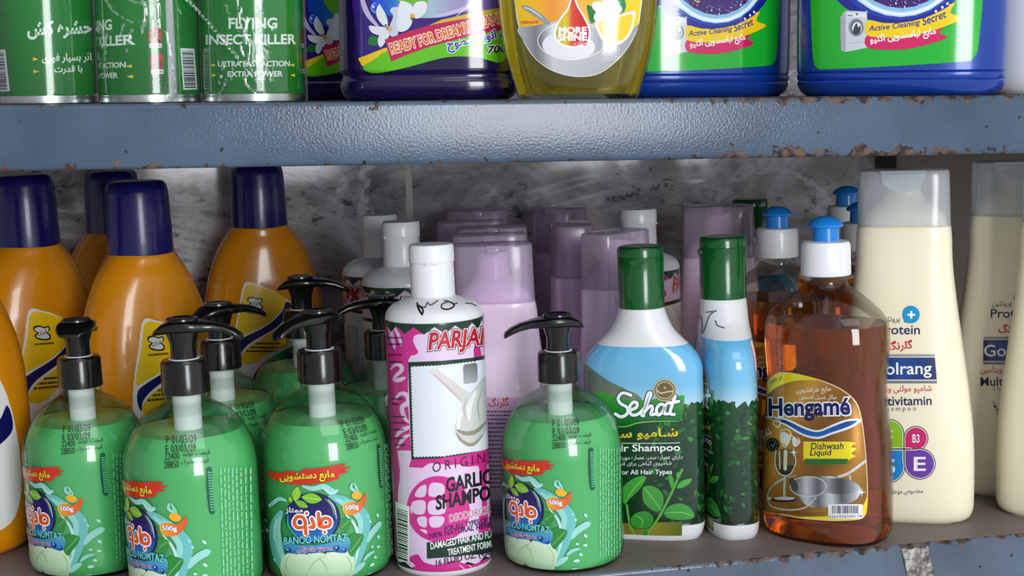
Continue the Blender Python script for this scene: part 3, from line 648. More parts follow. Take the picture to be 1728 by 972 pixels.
garlic_bottle('P1', 'pink garlic shampoo bottle in front with white cap and handwritten shoulder')
garlic_bottle('P2', 'white capped garlic shampoo bottle right behind the front one', False)
garlic_bottle('P3', 'rearmost white capped garlic shampoo bottle on the left, by the tile joint', False)
garlic_bottle('P4', 'white capped garlic shampoo bottle behind the left green capped shampoo', False)

# ---------------------------------------------------------------- big orange bottles with navy caps
OB = [(0, .040, .024, 2.3), (.004, .046, .029, 2.3), (.014, .050, .032, 2.3), (.05, .0530, .034, 2.3), (.10, .0540, .034, 2.3), (.13, .0528, .0335, 2.3), (.15, .0500, .0325, 2.2), (.168, .0448, .030, 2.1), (.186, .0370, .0275, 2.0), (.196, .0300, .0255, 2.0), (.201, .0262, .0250, 2.0), (.2035, .0240, .0240, 2.0)]
ob = Loft(OB); orange = dict(O0=low(-.2143, .1680, -20), O1=low(-.1745, .3120, -30, 1.02), O2=low(-.0825, .2425, -32), O3=low(.0093, .4300, -8), O4=low(-.1180, .4450, 0))
A = Art(ob, orange['O3'], .10).frame(300, 270, 2.858)
wh, ye, nv = (238, 236, 234), (250, 206, 16), (14, 18, 92)
out = [(322, 594), (380, 600), (440, 620), (500, 655), (548, 692), (600, 790), (640, 960), (650, 1150), (600, 1280), (450, 1320), (330, 1290), (290, 1150), (270, 960), (274, 840), (296, 710)]
A.smooth(out, wh, 4)
A.smooth([(330, 606), (400, 612), (460, 634), (520, 672), (500, 722), (450, 778), (390, 812), (330, 838), (286, 858), (284, 820), (308, 700)], ye, 4)
A.smooth([(548, 700), (524, 752), (478, 806), (410, 846), (345, 886), (310, 925), (304, 965), (288, 930), (290, 880), (330, 850), (400, 816), (460, 776), (505, 725), (522, 684)], nv, 3)
A.smooth([(470, 822), (540, 850), (520, 900), (440, 930), (380, 975), (330, 985), (306, 965), (316, 930), (350, 895), (410, 862)], ye, 4)
A.smooth([(600, 830), (560, 890), (470, 940), (400, 990), (360, 1060), (380, 1120), (460, 1040), (560, 980), (620, 920)], nv, 4)
A.smooth([(420, 990), (450, 970), (520, 1000), (500, 1060), (430, 1050)], (200, 30, 40), 4).smooth([(430, 1000), (450, 985), (505, 1010), (490, 1045), (440, 1040)], (240, 240, 240), 4)
A.smooth([(336, 664), (362, 660), (384, 668), (404, 664), (410, 680), (398, 692), (411, 704), (408, 722), (380, 724), (350, 716), (338, 700), (350, 690), (338, 682)], (20, 20, 24), 3).smooth([(342, 670), (362, 666), (384, 674), (402, 670), (400, 686), (392, 694), (404, 706), (402, 716), (380, 718), (352, 710), (346, 702), (358, 690), (344, 682)], (236, 234, 230), 3)
A.text('ایران', (354, 704), (394, 698), 20, (20, 20, 24), .02); A.lines(336, 732, 426, 744, 1, (50, 40, 20), 3, .7)
for k, (a, b) in enumerate([((375, 893), (495, 872)), ((350, 912), (495, 890)), ((330, 930), (480, 906))]): A.lines(a[0], a[1] - 14, b[0], a[1] - 2, 1, (30, 26, 30), k, .8)
lab_orange = A.mesh('orange_label', M['printm'], ustep=.004)
body_orange = loft_mesh('orange_bottle', OB, M['orange'], 96)
cap_orange = loft_mesh('screw_cap', [(.2012, .0230), (.2012, .0248), (.203, .0249), (.248, .0234), (.2535, .0224), (.2562, .0200), (.257, .0165)], M['navy_cap'], 72, smooth=False)
for k, l in (('O0', 'orange bottle cut off by the left picture edge, nearest of the orange ones'), ('O1', 'orange bottle with navy cap behind the leftmost green soap bottle'), ('O2', 'orange bottle with navy cap behind the second soap bottle, reaching below the upper shelf'),
             ('O3', 'orange bottle with navy cap and fully seen yellow label, rightmost of the orange ones'), ('O4', 'dim orange bottle at the back wall, peeking between two navy capped ones')):
    build('detergent_bottle', [('bottle', body_orange, None), ('screw_cap', cap_orange, None, 'navy blue cap'), ('front_label', lab_orange, None)], orange[k], l, 'bottle', 'orange bottles with navy caps')

# ---------------------------------------------------------------- shampoo with frosted caps: pink and cream
def frosted(prefix, body_rows, zc, cap_rows, mb, mc, tabw):
    body = loft_mesh(prefix + '_bottle', body_rows, mb, 88)
    cap = loft_mesh(prefix + '_cap', cap_rows, mc, 88, smooth=False)
    zt, hd = cap_rows[-2][0], cap_rows[-3][2]
    bm = bmesh.new(); n = 14; pts = [(-tabw, zt + .0006)] + [(tabw * -math.cos(a), zt - .0035 - tabw * .72 * math.sin(a)) for a in np.linspace(0, math.pi, n)] + [(tabw, zt + .0006)]
    f = bm.faces.new([bm.verts.new((x, -hd - .0006, z)) for x, z in pts]); g = bmesh.ops.extrude_face_region(bm, geom=[f])
    for v in g['geom']:
        if isinstance(v, bmesh.types.BMVert): v.co.y += .0022
    bmesh.ops.recalc_face_normals(bm, faces=bm.faces[:])
    tab = add_mesh(prefix + '_tab', bm, mc)
    latch = bmesh.new(); box_bm(latch, -tabw * .95, tabw * .95, -hd - .0011, -hd + .0006, zt - .0050, zt - .0012, .0004); lat = add_mesh(prefix + '_latch', latch, mc)
    return body, cap, tab, lat
CB = [(0, .0430, .0195, 2.8), (.003, .0465, .0222, 2.8), (.010, .0487, .0236, 2.7), (.035, .0490, .0240, 2.6), (.0567, .0485, .0240, 2.6), (.09, .0455, .0235, 2.6), (.126, .0407, .0225, 2.7), (.155, .0366, .0213, 2.9), (.185, .0334, .0202, 3.2), (.2108, .0320, .0192, 3.4), (.2122, .0300, .0175, 3.2), (.219, .0275, .0165, 2.6), (.226, .0190, .0145, 2.2), (.231, .0135, .0120, 2), (.236, .0115, .0112, 2), (.245, .0110, .0110, 2)]
cbody, ccap, ctab, clat = frosted('cream', CB, .2117, [(.2120, .0314, .0186, 3.4), (.2120, .0319, .0191, 3.4), (.24, .0312, .0182, 3.8), (.2485, .0309, .0178, 3.8), (.2500, .0303, .0172, 3.8), (.2505, .0290, .0160, 3.6)], M['cream'], M['cream_cap'], .0150)
cl = Loft(CB); cream = dict(C1=low(.4553, .0653, 2), C2=low(.5600, .1010, 0), C3=low(.5640, .0320, 14))
nav, red, gry = (22, 28, 84), (208, 34, 34), (70, 72, 80)
def cream_art(pose, variant):
    A = Art(cl, cream['C1'], .1).frame(1420, 270, 2.945)
    A.text('پروتئین', (192, 816), (290, 812), 34, gry, .01)
    A.ell(345, 768, 44, 44, 0, (24, 146, 200)).poly([(306, 782), (312, 808), (345, 812)], (24, 146, 200)).rect(328, 764, 366, 774, (245, 250, 252)).rect(342, 750, 352, 788, (245, 250, 252))
    A.text('Protein', (186, 866), (389, 866), 46, nav, .012)
    A.text('گلرنگ', (228, 956), (354, 946), 54, red, .03, outline=[(.07, (246, 238, 226))])
    A.frame(1440, 580, 2.479)
    A.rect(76, 44, 340, 54, (150, 152, 156)).rect(76, 155, 350, 166, (120, 122, 128)).poly([(76, 58), (341, 58), (349, 150), (76, 150)], hgrad([(76, (14, 40, 104)), (200, (24, 74, 150)), (345, (12, 36, 96))]))
    A.text('Golrang', (80, 146), (327, 142), 66, (240, 244, 246), .012)
    A.text('شامپو مولتی ویتامین', (64, 212), (328, 208), 36, red, .01)
    A.text('Multivitamin', (66, 260), (327, 256), 38, nav, .015); A.text('Shampoo', (118, 288), (263, 286), 26, gry, 0, 0, 1.5)
    if variant == 0:
        for cx, cy, r, qx, qy, c, s_, k in [(150, 378, 56, 206, 434, (136, 190, 24), 'C', 34), (262, 396, 45, 217, 434, (200, 20, 104), 'B3', 34), (148, 514, 62, 206, 446, (16, 128, 198), '5', 60), (278, 502, 59, 218, 446, (104, 54, 160), 'E', 56)]:
            for e, q in ((7, (66, 62, 62)), (3, (240, 236, 224)), (0, c)): A.ell(cx, cy, r + e, r + e, 0, q, 34).poly([(cx, qy + (e if qy > cy else -e)), (qx + (e if qx > cx else -e), qy + (e if qy > cy else -e)), (qx + (e if qx > cx else -e), cy), (cx, cy)], q)
            A.text(s_, (cx - k * .42, cy + k * .5), (cx + k * .42, cy + k * .5), k, (244, 240, 236), .015)
    else:
        A.ell(200, 440, 62, 62, 0, (18, 110, 112), 34)
        for k, ch in enumerate('Vitamin'): A.text(ch, (112 + k * 7, 330 + k * 16), (122 + k * 7, 344 + k * 16), 14, gry)
    A.text('مخصوص موهای چرب' if False else 'مخصوص موهای', (150, 634), (292, 630), 26, (70, 74, 110), .01)
    return A.mesh('shampoo_label', M['printm'], base=.0001)
cA, cB = cream_art('C1', 0), cream_art('C2', 1)
for k, lab, l in (('C1', cA, 'cream vitamin shampoo bottle with the four coloured letter petals in view'), ('C2', cB, 'cream shampoo bottle standing back between the petal label bottle and picture edge'), ('C3', cA, 'cream shampoo bottle cut by the right picture edge, only its side in view')):
    build('shampoo_bottle', [('bottle', cbody, None), ('flip_cap', ccap, None, 'frosted clear flip cap'), ('cap_tab', ctab, 1), ('cap_latch', clat, 1), ('front_label', lab, None)], cream[k], l, 'shampoo bottle', 'cream shampoo bottles with frosted caps')

KB = [(0, .036, .0165, 2.8), (.003, .0395, .0190, 2.8), (.010, .0412, .0202, 2.7), (.04, .0412, .0205, 2.6), (.08, .0388, .0202, 2.6), (.11, .0352, .0196, 2.7), (.1425, .0314, .0186, 2.9), (.1662, .0291, .0178, 3.2), (.1676, .0270, .0160, 3.0), (.173, .0250, .0150, 2.5), (.180, .0175, .0130, 2.2), (.186, .0120, .0110, 2), (.202, .0105, .0105, 2)]
kbody, kcap, ktab, klat = frosted('pink', KB, .167, [(.1672, .0285, .0170, 3.4), (.1672, .0290, .0176, 3.4), (.19, .0284, .0170, 3.8), (.2058, .0281, .0166, 3.8), (.2073, .0275, .0160, 3.8), (.2078, .0262, .0148, 3.6)], M['pink'], M['pink_cap'], .0044)
kl = Loft(KB); pink = dict(K1=low(.1690, .1194, 0), K2=low(.1787, .1908, 2), K3=low(.1901, .2493, -2), K4=low(.1826, .3113, 2), K5=low(.2054, .4203, 0, 1.0), Ka=low(.2545, .2440, 84), Kb=low(.2790, .4085, 55), Kc=low(.2700, .1640, -52), Kd=low(.3850, .2690, 4, 1.03))
A = Art(kl, pink['K1'], .09).frame(820, 590, 1)
A.text('سری ۱۳۹۰۱۰۱۱۰۱۳۱ ق ت 224', (818, 608), (903, 602), 9, (70, 40, 96)); A.text('تولید ۰۱/۰۵/۲۹ ق م 660', (818, 616), (898, 611), 9, (70, 40, 96))
A.frame(740, 540, 2.314).rect(150, 302, 330, 790, (214, 184, 214)).text('گلرنگ', (198, 348), (276, 342), 42, red, .02)
A.lines(188, 350, 330, 395, 3, (120, 60, 120), 2, .45).lines(188, 396, 330, 660, 16, (92, 62, 128), 3, .5).barcode([(192, 700), (192, 780), (310, 780), (310, 700)], 40, (74, 60, 120), (206, 180, 214), along=0, seed=8)
lab_pink = A.mesh('back_label', M['printm'], base=.0001)
for k, l in (('K1', 'lilac shampoo bottle with red lettered back label, front of its column'), ('K2', 'lilac shampoo bottle with frosted cap, second from front in the left column'), ('K3', 'lilac shampoo bottle with frosted cap, third from front in the left column'), ('K4', 'lilac shampoo bottle with frosted cap, fourth in the column, set to the left'), ('K5', 'lilac shampoo bottle with frosted cap, last of the column by the wall'),
             ('Ka', 'lilac shampoo bottle turned sideways behind the black pump with the spout pointing left'), ('Kb', 'lilac shampoo bottle at the wall behind the sideways one'), ('Kc', 'lilac shampoo bottle turned at an angle, left behind the first green capped shampoo'), ('Kd', 'wide lilac shampoo bottle between the two green capped shampoos, frosted cap above them')):
    build('shampoo_bottle', [('bottle', kbody, None), ('flip_cap', kcap, None, 'frosted lilac flip cap'), ('cap_tab', ktab, 1), ('cap_latch', klat, 1), ('back_label', lab_pink, None)], pink[k], l, 'shampoo bottle', 'lilac shampoo bottles with frosted caps')

# ---------------------------------------------------------------- herbal shampoo with green caps
SB = [(0, .0385, .0165, 3), (.003, .0405, .0178, 3), (.010, .0420, .0186, 2.9), (.06, .0424, .0188, 2.8), (.108, .0426, .0188, 2.7), (.122, .0425, .0187, 2.6), (.129, .0404, .0185, 2.5), (.136, .0356, .0182, 2.3), (.1435, .0280, .0176, 2.1), (.150, .0222, .0172, 2), (.157, .0187, .0168, 2), (.1645, .0161, .0161, 2), (.167, .0150, .0150, 2)]
sl = Loft(SB); herb = dict(S1=low(.2655, .0760, 9, .985), S2=low(.3262, .0800, 76), S3=low(.4560, .3930, 20))
t_, u_ = sl.table(.08); per = u_[-1]
A = Art(sl, herb['S1'], .08).local()
A.rect(-per, .0115, per, .1392, vgrad([(.02, (150, 190, 220)), (.096, (186, 216, 232)), (.112, (120, 188, 226)), (.139, (104, 184, 228))]))
tree = [(-per, .0115), (per, .0115), (per, .098)]
rr = random.Random(3); u = per
while u > -.012: tree.append((u, .096 + rr.uniform(-.003, .003) + (.0015 if u > .02 else 0))); u -= .0022
tree += [(-.014, .090)]; u = -.016
while u > -per: tree.append((u, (.080 if u > -.03 else .09) + rr.uniform(-.003, .003))); u -= .0022
A.poly(tree, vgrad([(.0115, (8, 40, 20)), (.1, (22, 70, 34))]))
A.frame(980, 560, 2.36).smooth([(10, 130), (60, 160), (120, 200), (180, 228), (240, 262), (240, 330), (60, 330), (0, 250)], vgrad([(140, (96, 110, 104)), (300, (120, 130, 100))]), 3)
A.local()
for k in range(420):
    u = rr.uniform(.008, per) if k % 3 else rr.uniform(-per, -.03); v = rr.uniform(.014, .098); g_ = rr.choice([(24, 84, 38), (36, 108, 48), (14, 58, 28), (52, 128, 60), (18, 70, 32), (10, 44, 24)])
    A.leaf(u, v, rr.uniform(.0016, .0034), rr.uniform(.0008, .0016), rr.uniform(0, 180), g_)
A.frame(980, 560, 2.36)
A.poly([(170, 762), (404, 756), (402, 852), (180, 856)], hgrad([(180, (120, 112, 34)), (300, (140, 130, 40)), (400, (90, 100, 30))]))
A.smooth([(60, 240), (140, 262), (240, 272), (300, 266), (400, 252), (412, 268), (394, 352), (300, 350), (230, 356), (165, 374), (60, 360)], vgrad([(250, (62, 160, 56)), (370, (10, 96, 36))]), 4).stroke([(60, 364), (165, 378), (230, 362), (300, 356), (392, 356)], 5, (120, 200, 90), taper=True)
sehat = [[(200, 252), (168, 243), (150, 262), (158, 284), (184, 300), (186, 324), (162, 338), (138, 326)], [(196, 312), (222, 300), (224, 282), (206, 282), (194, 305), (204, 330), (230, 326), (252, 304)], [(244, 332), (262, 290), (280, 248), (270, 246), (258, 290), (250, 334)], [(254, 318), (278, 294), (286, 304), (280, 328), (298, 326)], [(334, 292), (316, 288), (302, 308), (308, 330), (326, 318), (338, 290), (332, 322), (346, 326)], [(376, 256), (362, 296), (356, 324), (372, 328)], [(344, 284), (390, 276)]]
for wd, c in ((20, (14, 60, 70)), (12.5, (246, 250, 250))):
    for p in sehat: A.stroke(p, wd, c)
A.ell(335, 232, 46, 45, 0, (196, 182, 140)).ell(335, 232, 41, 40, 0, (112, 92, 58)).ring(335, 232, 34, 33, 4, (196, 182, 140)).stroke([(304, 232), (320, 243), (345, 238), (366, 236)], 6, (206, 192, 150)).ell(335, 222, 4, 4, 0, (206, 192, 150), 8)
A.text('شـامپو سـدر', (86, 436), (386, 428), 46, (238, 206, 50), .025); A.stroke([(90, 440), (394, 441)], 2.5, (230, 234, 230), smooth=False)
A.text('Sedr Shampoo', (98, 486), (395, 482), 36, (246, 248, 248), .015)
A.text('دارای عصاره سدر، عصاره مورد و گل', (116, 514), (405, 510), 24, (236, 240, 238)); A.text('شامپوی گیاهی برای انواع مو', (110, 540), (362, 536), 24, (236, 240, 238)); A.text('For All Hair Types', (152, 574), (363, 572), 24, (246, 248, 248), .012)
A.stroke([(238, 846), (290, 770), (322, 720), (362, 640), (384, 590), (404, 548)], 9, (96, 168, 60)).stroke([(240, 842), (200, 780), (184, 690)], 9, (96, 168, 60)).stroke([(255, 820), (250, 790)], 8, (96, 168, 60))
lf, rb = vgrad([(560, (70, 164, 58)), (800, (44, 140, 46))]), (150, 206, 110)
for p in [[(150, 660), (176, 606), (226, 574), (264, 574), (240, 622), (190, 672), (176, 690)], [(244, 622), (268, 608), (310, 622), (333, 660), (322, 712), (290, 716), (250, 680)], [(196, 748), (216, 720), (262, 712), (293, 738), (280, 776), (238, 786), (205, 776)], [(328, 722), (352, 690), (400, 680), (440, 702), (455, 738), (410, 750), (350, 745)], [(380, 622), (398, 594), (442, 582), (436, 602), (404, 622)], [(348, 575), (362, 570), (372, 600), (362, 628)], [(246, 800), (262, 788), (266, 806), (256, 824)], [(384, 588), (380, 566), (392, 556), (398, 576)]]:
    A.smooth(p, (18, 60, 26), 4); q = np.array(p); c_ = q.mean(0); A.smooth(c_ + (q - c_) * .93, lf, 4)
for p in ([(178, 680), (215, 620), (258, 580)], [(322, 712), (285, 660), (254, 622)], [(240, 784), (246, 748), (215, 730)], [(330, 722), (400, 718), (450, 736)], [(384, 618), (436, 588)]): A.stroke(p, 3, rb, taper=True)
A.frame(880, 270, 3.24, herb['S2'])
lab_herb = A.mesh('herbal_label', M['printg'], ustep=.003)
W = Art(sl, herb['S2'], .15).frame(880, 270, 3.24)
for p in ([(962, 880), (978, 850), (990, 905), (985, 945), (1000, 930), (1030, 850), (1066, 824)], [(1062, 880), (1072, 905), (1108, 918)], [(1012, 832), (1066, 826)]): W.stroke(p, 7, (96, 104, 112))
mark_herb = W.mesh('handwritten_price', M['printm'], base=.0002, ustep=.0015, vstep=.0008)
body_herb = loft_mesh('herbal_bottle', SB, M['body_white'], 88)
cap_herb = loft_mesh('flip_cap', [(.1652, .0152), (.1653, .0163), (.2010, .01635), (.2013, .0161), (.2016, .0164), (.2065, .0163), (.2080, .0156), (.2086, .0140), (.2086, .0125)], M['green_cap'], 72, smooth=False)
bm = bmesh.new(); n = 16; f = bm.faces.new([bm.verts.new((.0055 * math.cos(a), -.0168, .2006 + .0045 * math.sin(a) - .001)) for a in np.linspace(math.pi, 2 * math.pi, n)]); g = bmesh.ops.extrude_face_region(bm, geom=[f])
for v in g['geom']:
    if isinstance(v, bmesh.types.BMVert): v.co.y += .004
bmesh.ops.recalc_face_normals(bm, faces=bm.faces[:]); tab_herb = add_mesh('cap_tab', bm, M['green_cap'])
for k, l, mk in (('S1', 'white herbal shampoo bottle with green cap, its white script name facing front', 0), ('S2', 'green capped herbal shampoo bottle turned sideways with pen scribble on its neck', 1), ('S3', 'herbal shampoo bottle at the back of which only a dark green cap shows', 0)):
    build('shampoo_bottle', [('bottle', body_herb, None), ('flip_cap', cap_herb, None, 'glossy dark green cap'), ('cap_tab', tab_herb, 1), ('front_label', lab_herb, None)] + ([('handwritten_price', mark_herb, None)] if mk else []), herb[k], l, 'shampoo bottle', 'herbal shampoo bottles with green caps')

# ---------------------------------------------------------------- amber dishwashing liquid
HB = [(0, .0400, .0290, 2.5), (.003, .0430, .0320, 2.5), (.010, .0447, .0338, 2.5), (.03, .0447, .0340, 2.5), (.06, .0443, .0338, 2.5), (.085, .0422, .0325, 2.5), (.105, .0406, .0315, 2.5), (.120, .0420, .0322, 2.4), (.136, .0434, .0330, 2.3), (.148, .0430, .0325, 2.2), (.156, .0400, .0300, 2.1), (.163, .0330, .0255, 2), (.170, .0240, .0200, 2), (.1755, .0160, .0155, 2), (.178, .0146, .0146, 2), (.1800, .0146, .0146, 2), (.1806, .0183, .0183, 2), (.1822, .0183, .0183, 2), (.1828, .0140, .0140, 2), (.186, .0135, .0135, 2)]
hl = Loft(HB); dish = dict(H1=low(.3870, .0410, 24), H2=low(.4055, .1850, 20, .98), H3=low(.5113, .2993, 10), H4=low(.4869, .2127, 0, .97))
A = Art(hl, dish['H1'], .07).frame(1270, 580, 2.7)
edge = [(44, 270), (52, 200), (98, 142), (160, 130), (290, 158), (400, 203), (470, 262), (497, 340), (512, 450), (523, 600), (524, 720), (506, 792), (420, 806), (330, 806), (200, 793), (60, 763), (35, 744), (34, 600), (38, 400)]
A.smooth(edge, (236, 214, 160), 3); e_ = np.array(edge, float); c_ = e_.mean(0)
cop = lambda x, y: [np.interp(x + .35 * y + 22 * math.sin(y * .021), [40, 160, 260, 340, 420, 520, 640, 780], q) for q in ([150, 120, 186, 206, 160, 120, 178, 140], [96, 74, 128, 150, 104, 78, 122, 96], [28, 20, 44, 58, 30, 22, 40, 30])]
A.smooth(c_ + (e_ - c_) * .984, cop, 3)
A.smooth([(46, 266), (54, 200), (98, 144), (160, 134), (240, 146), (300, 164), (200, 168), (122, 192), (74, 228)], (246, 218, 30), 3).text('500 gr', (86, 192), (144, 160), 24, (40, 30, 20), 0, .2)
A.smooth([(522, 695), (523, 720), (505, 789), (420, 803), (330, 803), (200, 790), (340, 786), (460, 772), (500, 742)], (248, 222, 30), 3)
A.smooth([(54, 332), (150, 340), (240, 380), (300, 394), (360, 370), (430, 345), (500, 346), (446, 384), (360, 414), (298, 434), (228, 418), (150, 372), (100, 350)], (244, 244, 246), 3).smooth([(76, 338), (150, 348), (240, 390), (300, 402), (360, 380), (430, 354), (478, 352), (440, 376), (360, 404), (298, 424), (230, 410), (150, 364)], vgrad([(335, (20, 46, 130)), (420, (24, 110, 200))]), 3)
A.text('Hengamé', (78, 352), (442, 346), 100, (16, 22, 96), .03, outline=[(.085, (246, 246, 248))])
A.text('مایع ظرفشویی', (200, 234), (357, 226), 34, (244, 238, 226), .012); A.text('سائل غسیل الصحون', (214, 257), (382, 257), 25, (244, 238, 226), .01)
A.rect(232, 446, 440, 530, (246, 226, 30)).poly([(436, 446), (470, 452), (446, 470), (474, 478), (448, 500), (470, 512), (440, 528)], (246, 226, 30)).poly([(236, 524), (436, 524), (430, 548), (240, 550)], (34, 112, 44))
A.text('Dishwash', (266, 482), (414, 480), 30, (24, 26, 84), .014, .15); A.text('Liquid', (262, 518), (360, 516), 34, (24, 26, 84), .014, .15)
wl = (236, 232, 226)
for p in ([(105, 345), (95, 365), (120, 380), (125, 350), (105, 345)], [(75, 380), (60, 405), (85, 410), (70, 385)], [(135, 410), (180, 420), (210, 450), (195, 468), (180, 450)], [(125, 395), (160, 390), (175, 420), (150, 470), (130, 440), (125, 395)], [(60, 440), (50, 425), (75, 415)], [(185, 465), (215, 450), (205, 425)]): A.stroke(p, 6, wl, taper=True)
A.smooth([(135, 400), (170, 420), (160, 465), (130, 440)], wl, 4).smooth([(180, 430), (205, 440), (190, 470)], wl, 4)
A.ell(93, 460, 31, 31, 0, (20, 20, 22)).ring(93, 460, 22, 22, 2.5, (110, 110, 110)).stroke([(84, 458), (92, 470), (104, 450)], 4, (130, 130, 130))
A.smooth([(108, 486), (190, 486), (198, 540), (176, 590), (150, 602), (124, 590), (104, 545)], (120, 88, 44), 4).smooth([(112, 560), (194, 556), (176, 590), (150, 602), (124, 590)], (60, 44, 30), 4)
A.stroke([(108, 486), (104, 545), (124, 590), (150, 602)], 5, wl).stroke([(190, 486), (198, 540), (176, 590), (150, 602)], 4, wl).stroke([(152, 490), (150, 570)], 16, (226, 220, 208)).stroke([(124, 490), (126, 570)], 7, (210, 204, 190)).stroke([(148, 602), (146, 700)], 12, (190, 186, 180)).ell(146, 710, 56, 11, 0, (40, 36, 34)).ell(146, 704, 48, 8, 0, (200, 198, 194))
sil = hgrad([(190, (70, 72, 76)), (250, (210, 214, 218)), (300, (90, 92, 98)), (360, (228, 232, 236)), (410, (90, 94, 100)), (490, (220, 224, 228))])
A.stroke([(392, 606), (440, 588), (514, 534)], 12, (210, 212, 214)).stroke([(440, 590), (446, 620)], 8, (190, 192, 196)).smooth([(196, 640), (250, 608), (350, 602), (450, 624), (490, 656), (480, 700), (430, 730), (340, 744), (260, 742), (214, 700)], sil, 4).ell(380, 648, 108, 36, 4, hgrad([(270, (40, 42, 46)), (340, (170, 174, 180)), (400, (60, 62, 66)), (490, (200, 204, 208))])).ell(255, 650, 82, 46, -6, sil).ring(255, 650, 82, 46, 3, (230, 232, 234))
A.stroke([(150, 612), (90, 650), (72, 700), (90, 740), (160, 756), (240, 746), (290, 700)], 6, (206, 208, 206)).stroke([(200, 600), (120, 620), (80, 670)], 4, (180, 180, 176)).ell(190, 640, 30, 14, 60, (60, 58, 58))
for x, y, q in ((188, 494, 22), (496, 676, 22), (80, 704, 14)): A.poly([(x - q, y), (x, y - 3), (x + q, y), (x, y + 3)], (252, 250, 240)).poly([(x - 3, y), (x, y - q), (x + 3, y), (x, y + q)], (252, 250, 240)).ell(x, y, 6, 6, 0, (255, 253, 246), 10)
A.rect(345, 730, 500, 796, (242, 242, 242)).barcode([(355, 733), (492, 733), (492, 782), (355, 782)], 44, (26, 30, 90), (242, 242, 242), along=0, seed=5)
A.text('6261936500178', (348, 793), (497, 790), 12, (20, 22, 60))
lab_dish = A.mesh('dish_label', M['foil'])
shell_dish = loft_mesh('dish_bottle_wall', HB, M['clear'], 88)
liq_dish = loft_mesh('dish_liquid', inset(HB, .0012, .1500), M['amber'], 88, smooth=False)
col_dish = loft_mesh('white_collar', [(.1826, .0150), (.1828, .0168), (.184, .0170), (.2030, .0167), (.2055, .0155), (.2062, .0120), (.2062, .0085)], M['white'], 60, smooth=False)
noz_dish = loft_mesh('push_pull_nozzle', [(.2060, .0092), (.2150, .0088), (.2158, .0118), (.2172, .0120), (.2195, .0104), (.2215, .0066), (.2226, .0045), (.2226, .0030)], M['blue_cap'], 48, smooth=False)
def dish_bottle(k, l): build('dish_soap_bottle', [('bottle', shell_dish, None), ('liquid', liq_dish, None), ('cap_collar', col_dish, None), ('nozzle', noz_dish, 2, 'bright blue push-pull nozzle'), ('front_label', lab_dish, None)], dish[k], l, 'dish soap bottle', 'amber dish soap bottles with blue nozzles')
dish_bottle('H1', 'amber dish soap bottle at the shelf edge with copper label and blue nozzle'); dish_bottle('H2', 'amber dish soap bottle behind the copper label one, between it and the sideways green cap')
dish_bottle('H3', 'blue nozzled dish soap bottle by the back wall, left of the cream cap'); dish_bottle('H4', 'blue nozzled dish soap bottle mostly hidden behind the petal label cream shampoo')

# ================================================================== upper shelf
# ---------------------------------------------------------------- insect spray cans in shrink film
cans = dict(c1=high(-.1251, .0988, 173), c2=high(-.0581, .0867, 70), c3=high(.0081, .0747, 0))
CN = [(0, .0318), (.0006, .0331), (.0035, .0332), (.0042, .0330), (.005, .0330), (.150, .0330)]
cn = Loft(CN, False); A = Art(cn, cans['c3'], .05).local(); per = math.pi * .033
A.rect(-per, .0052, per, .1495, vgrad([(.0052, (0, 108, 28)), (.05, (1, 122, 36)), (.1495, (10, 132, 44))]))
for c in (0, 1): A.smooth([(c * per - .014, .150), (c * per - .008, .080), (c * per + .002, .070), (c * per + .01, .082), (c * per + .014, .150)] if c == 0 else [(per - .012, .149), (per - .006, .078), (per - .0005, .072), (per - .0005, .149)], vgrad([(.066, (60, 160, 40)), (.085, (196, 200, 40)), (.15, (240, 220, 60))]), 4)
A.frame(320, 0, 3.241); lt = (222, 232, 226)
A.text('FLYING', (216, 156), (476, 154), 56, lt, .03); A.text('INSECT KILLER', (92, 243), (578, 240), 52, lt, .03)
A.text('ULTRA FAST ACTION', (157, 364), (546, 362), 29, lt, .025); A.text('EXTRA POWER', (210, 420), (507, 418), 29, lt, .025)
for x, y, d in ((122, 356, 1), (124, 412, 1), (570, 356, -1), (574, 412, -1)): A.poly([(x, y - 9), (x + 24 * d, y), (x, y + 9)], (230, 210, 40))
A.frame(160, 0, 5.113, cans['c2'])
A.poly([(606, -20), (668, -20), (716, 872), (642, 872)], hgrad([(600, (150, 156, 160)), (650, (196, 200, 204)), (716, (120, 126, 132))]))
for y, sh in ((245, 0), (470, 14)):
    A.rect(465 + sh, y, 573 + sh, y + 130, (202, 34, 30)).rect(470 + sh, y + 132, 577 + sh, y + 166, (236, 238, 240)).lines(478 + sh, y + 142, 570 + sh, y + 158, 1, (30, 30, 60), y, .7)
A.stroke([(482, 262), (560, 362)], 16, (50, 30, 26)).stroke([(560, 262), (482, 362)], 16, (50, 30, 26))
A.smooth([(504, 572), (498, 540), (520, 515), (536, 488), (552, 520), (572, 545), (566, 585), (536, 598)], (60, 34, 30), 4)
for p in ([(490, 664), (604, 662)], [(604, 662), (605, 710)], [(605, 710), (491, 712)], [(491, 712), (490, 664)]): A.stroke(p, 4, (8, 40, 20))
A.text('1055', (497, 704), (598, 703), 36, (8, 40, 20), .01)
A.ring(518, 750, 24, 24, 5, (8, 40, 20)).stroke([(502, 752), (534, 752)], 5, (8, 40, 20)).ring(585, 750, 22, 22, 6, (8, 40, 20), 60, 320).poly([(580, 725), (604, 735), (584, 752)], (8, 40, 20))
A.barcode([(735, 415), (856, 420), (882, 772), (762, 774)], 46, (40, 48, 56), (226, 232, 234), seed=3)
A.lines(735, 120, 815, 330, 6, (8, 110, 44), 3, .5, True)
A.frame(0, 0, 5.118, cans['c1'])
A.text('حشره کش', (242, 338), (790, 320), 150, lt, .035); A.text('اثر بسیار فوری', (364, 548), (786, 538), 82, lt, .025); A.text('با قدرت', (470, 640), (708, 634), 70, lt, .025)
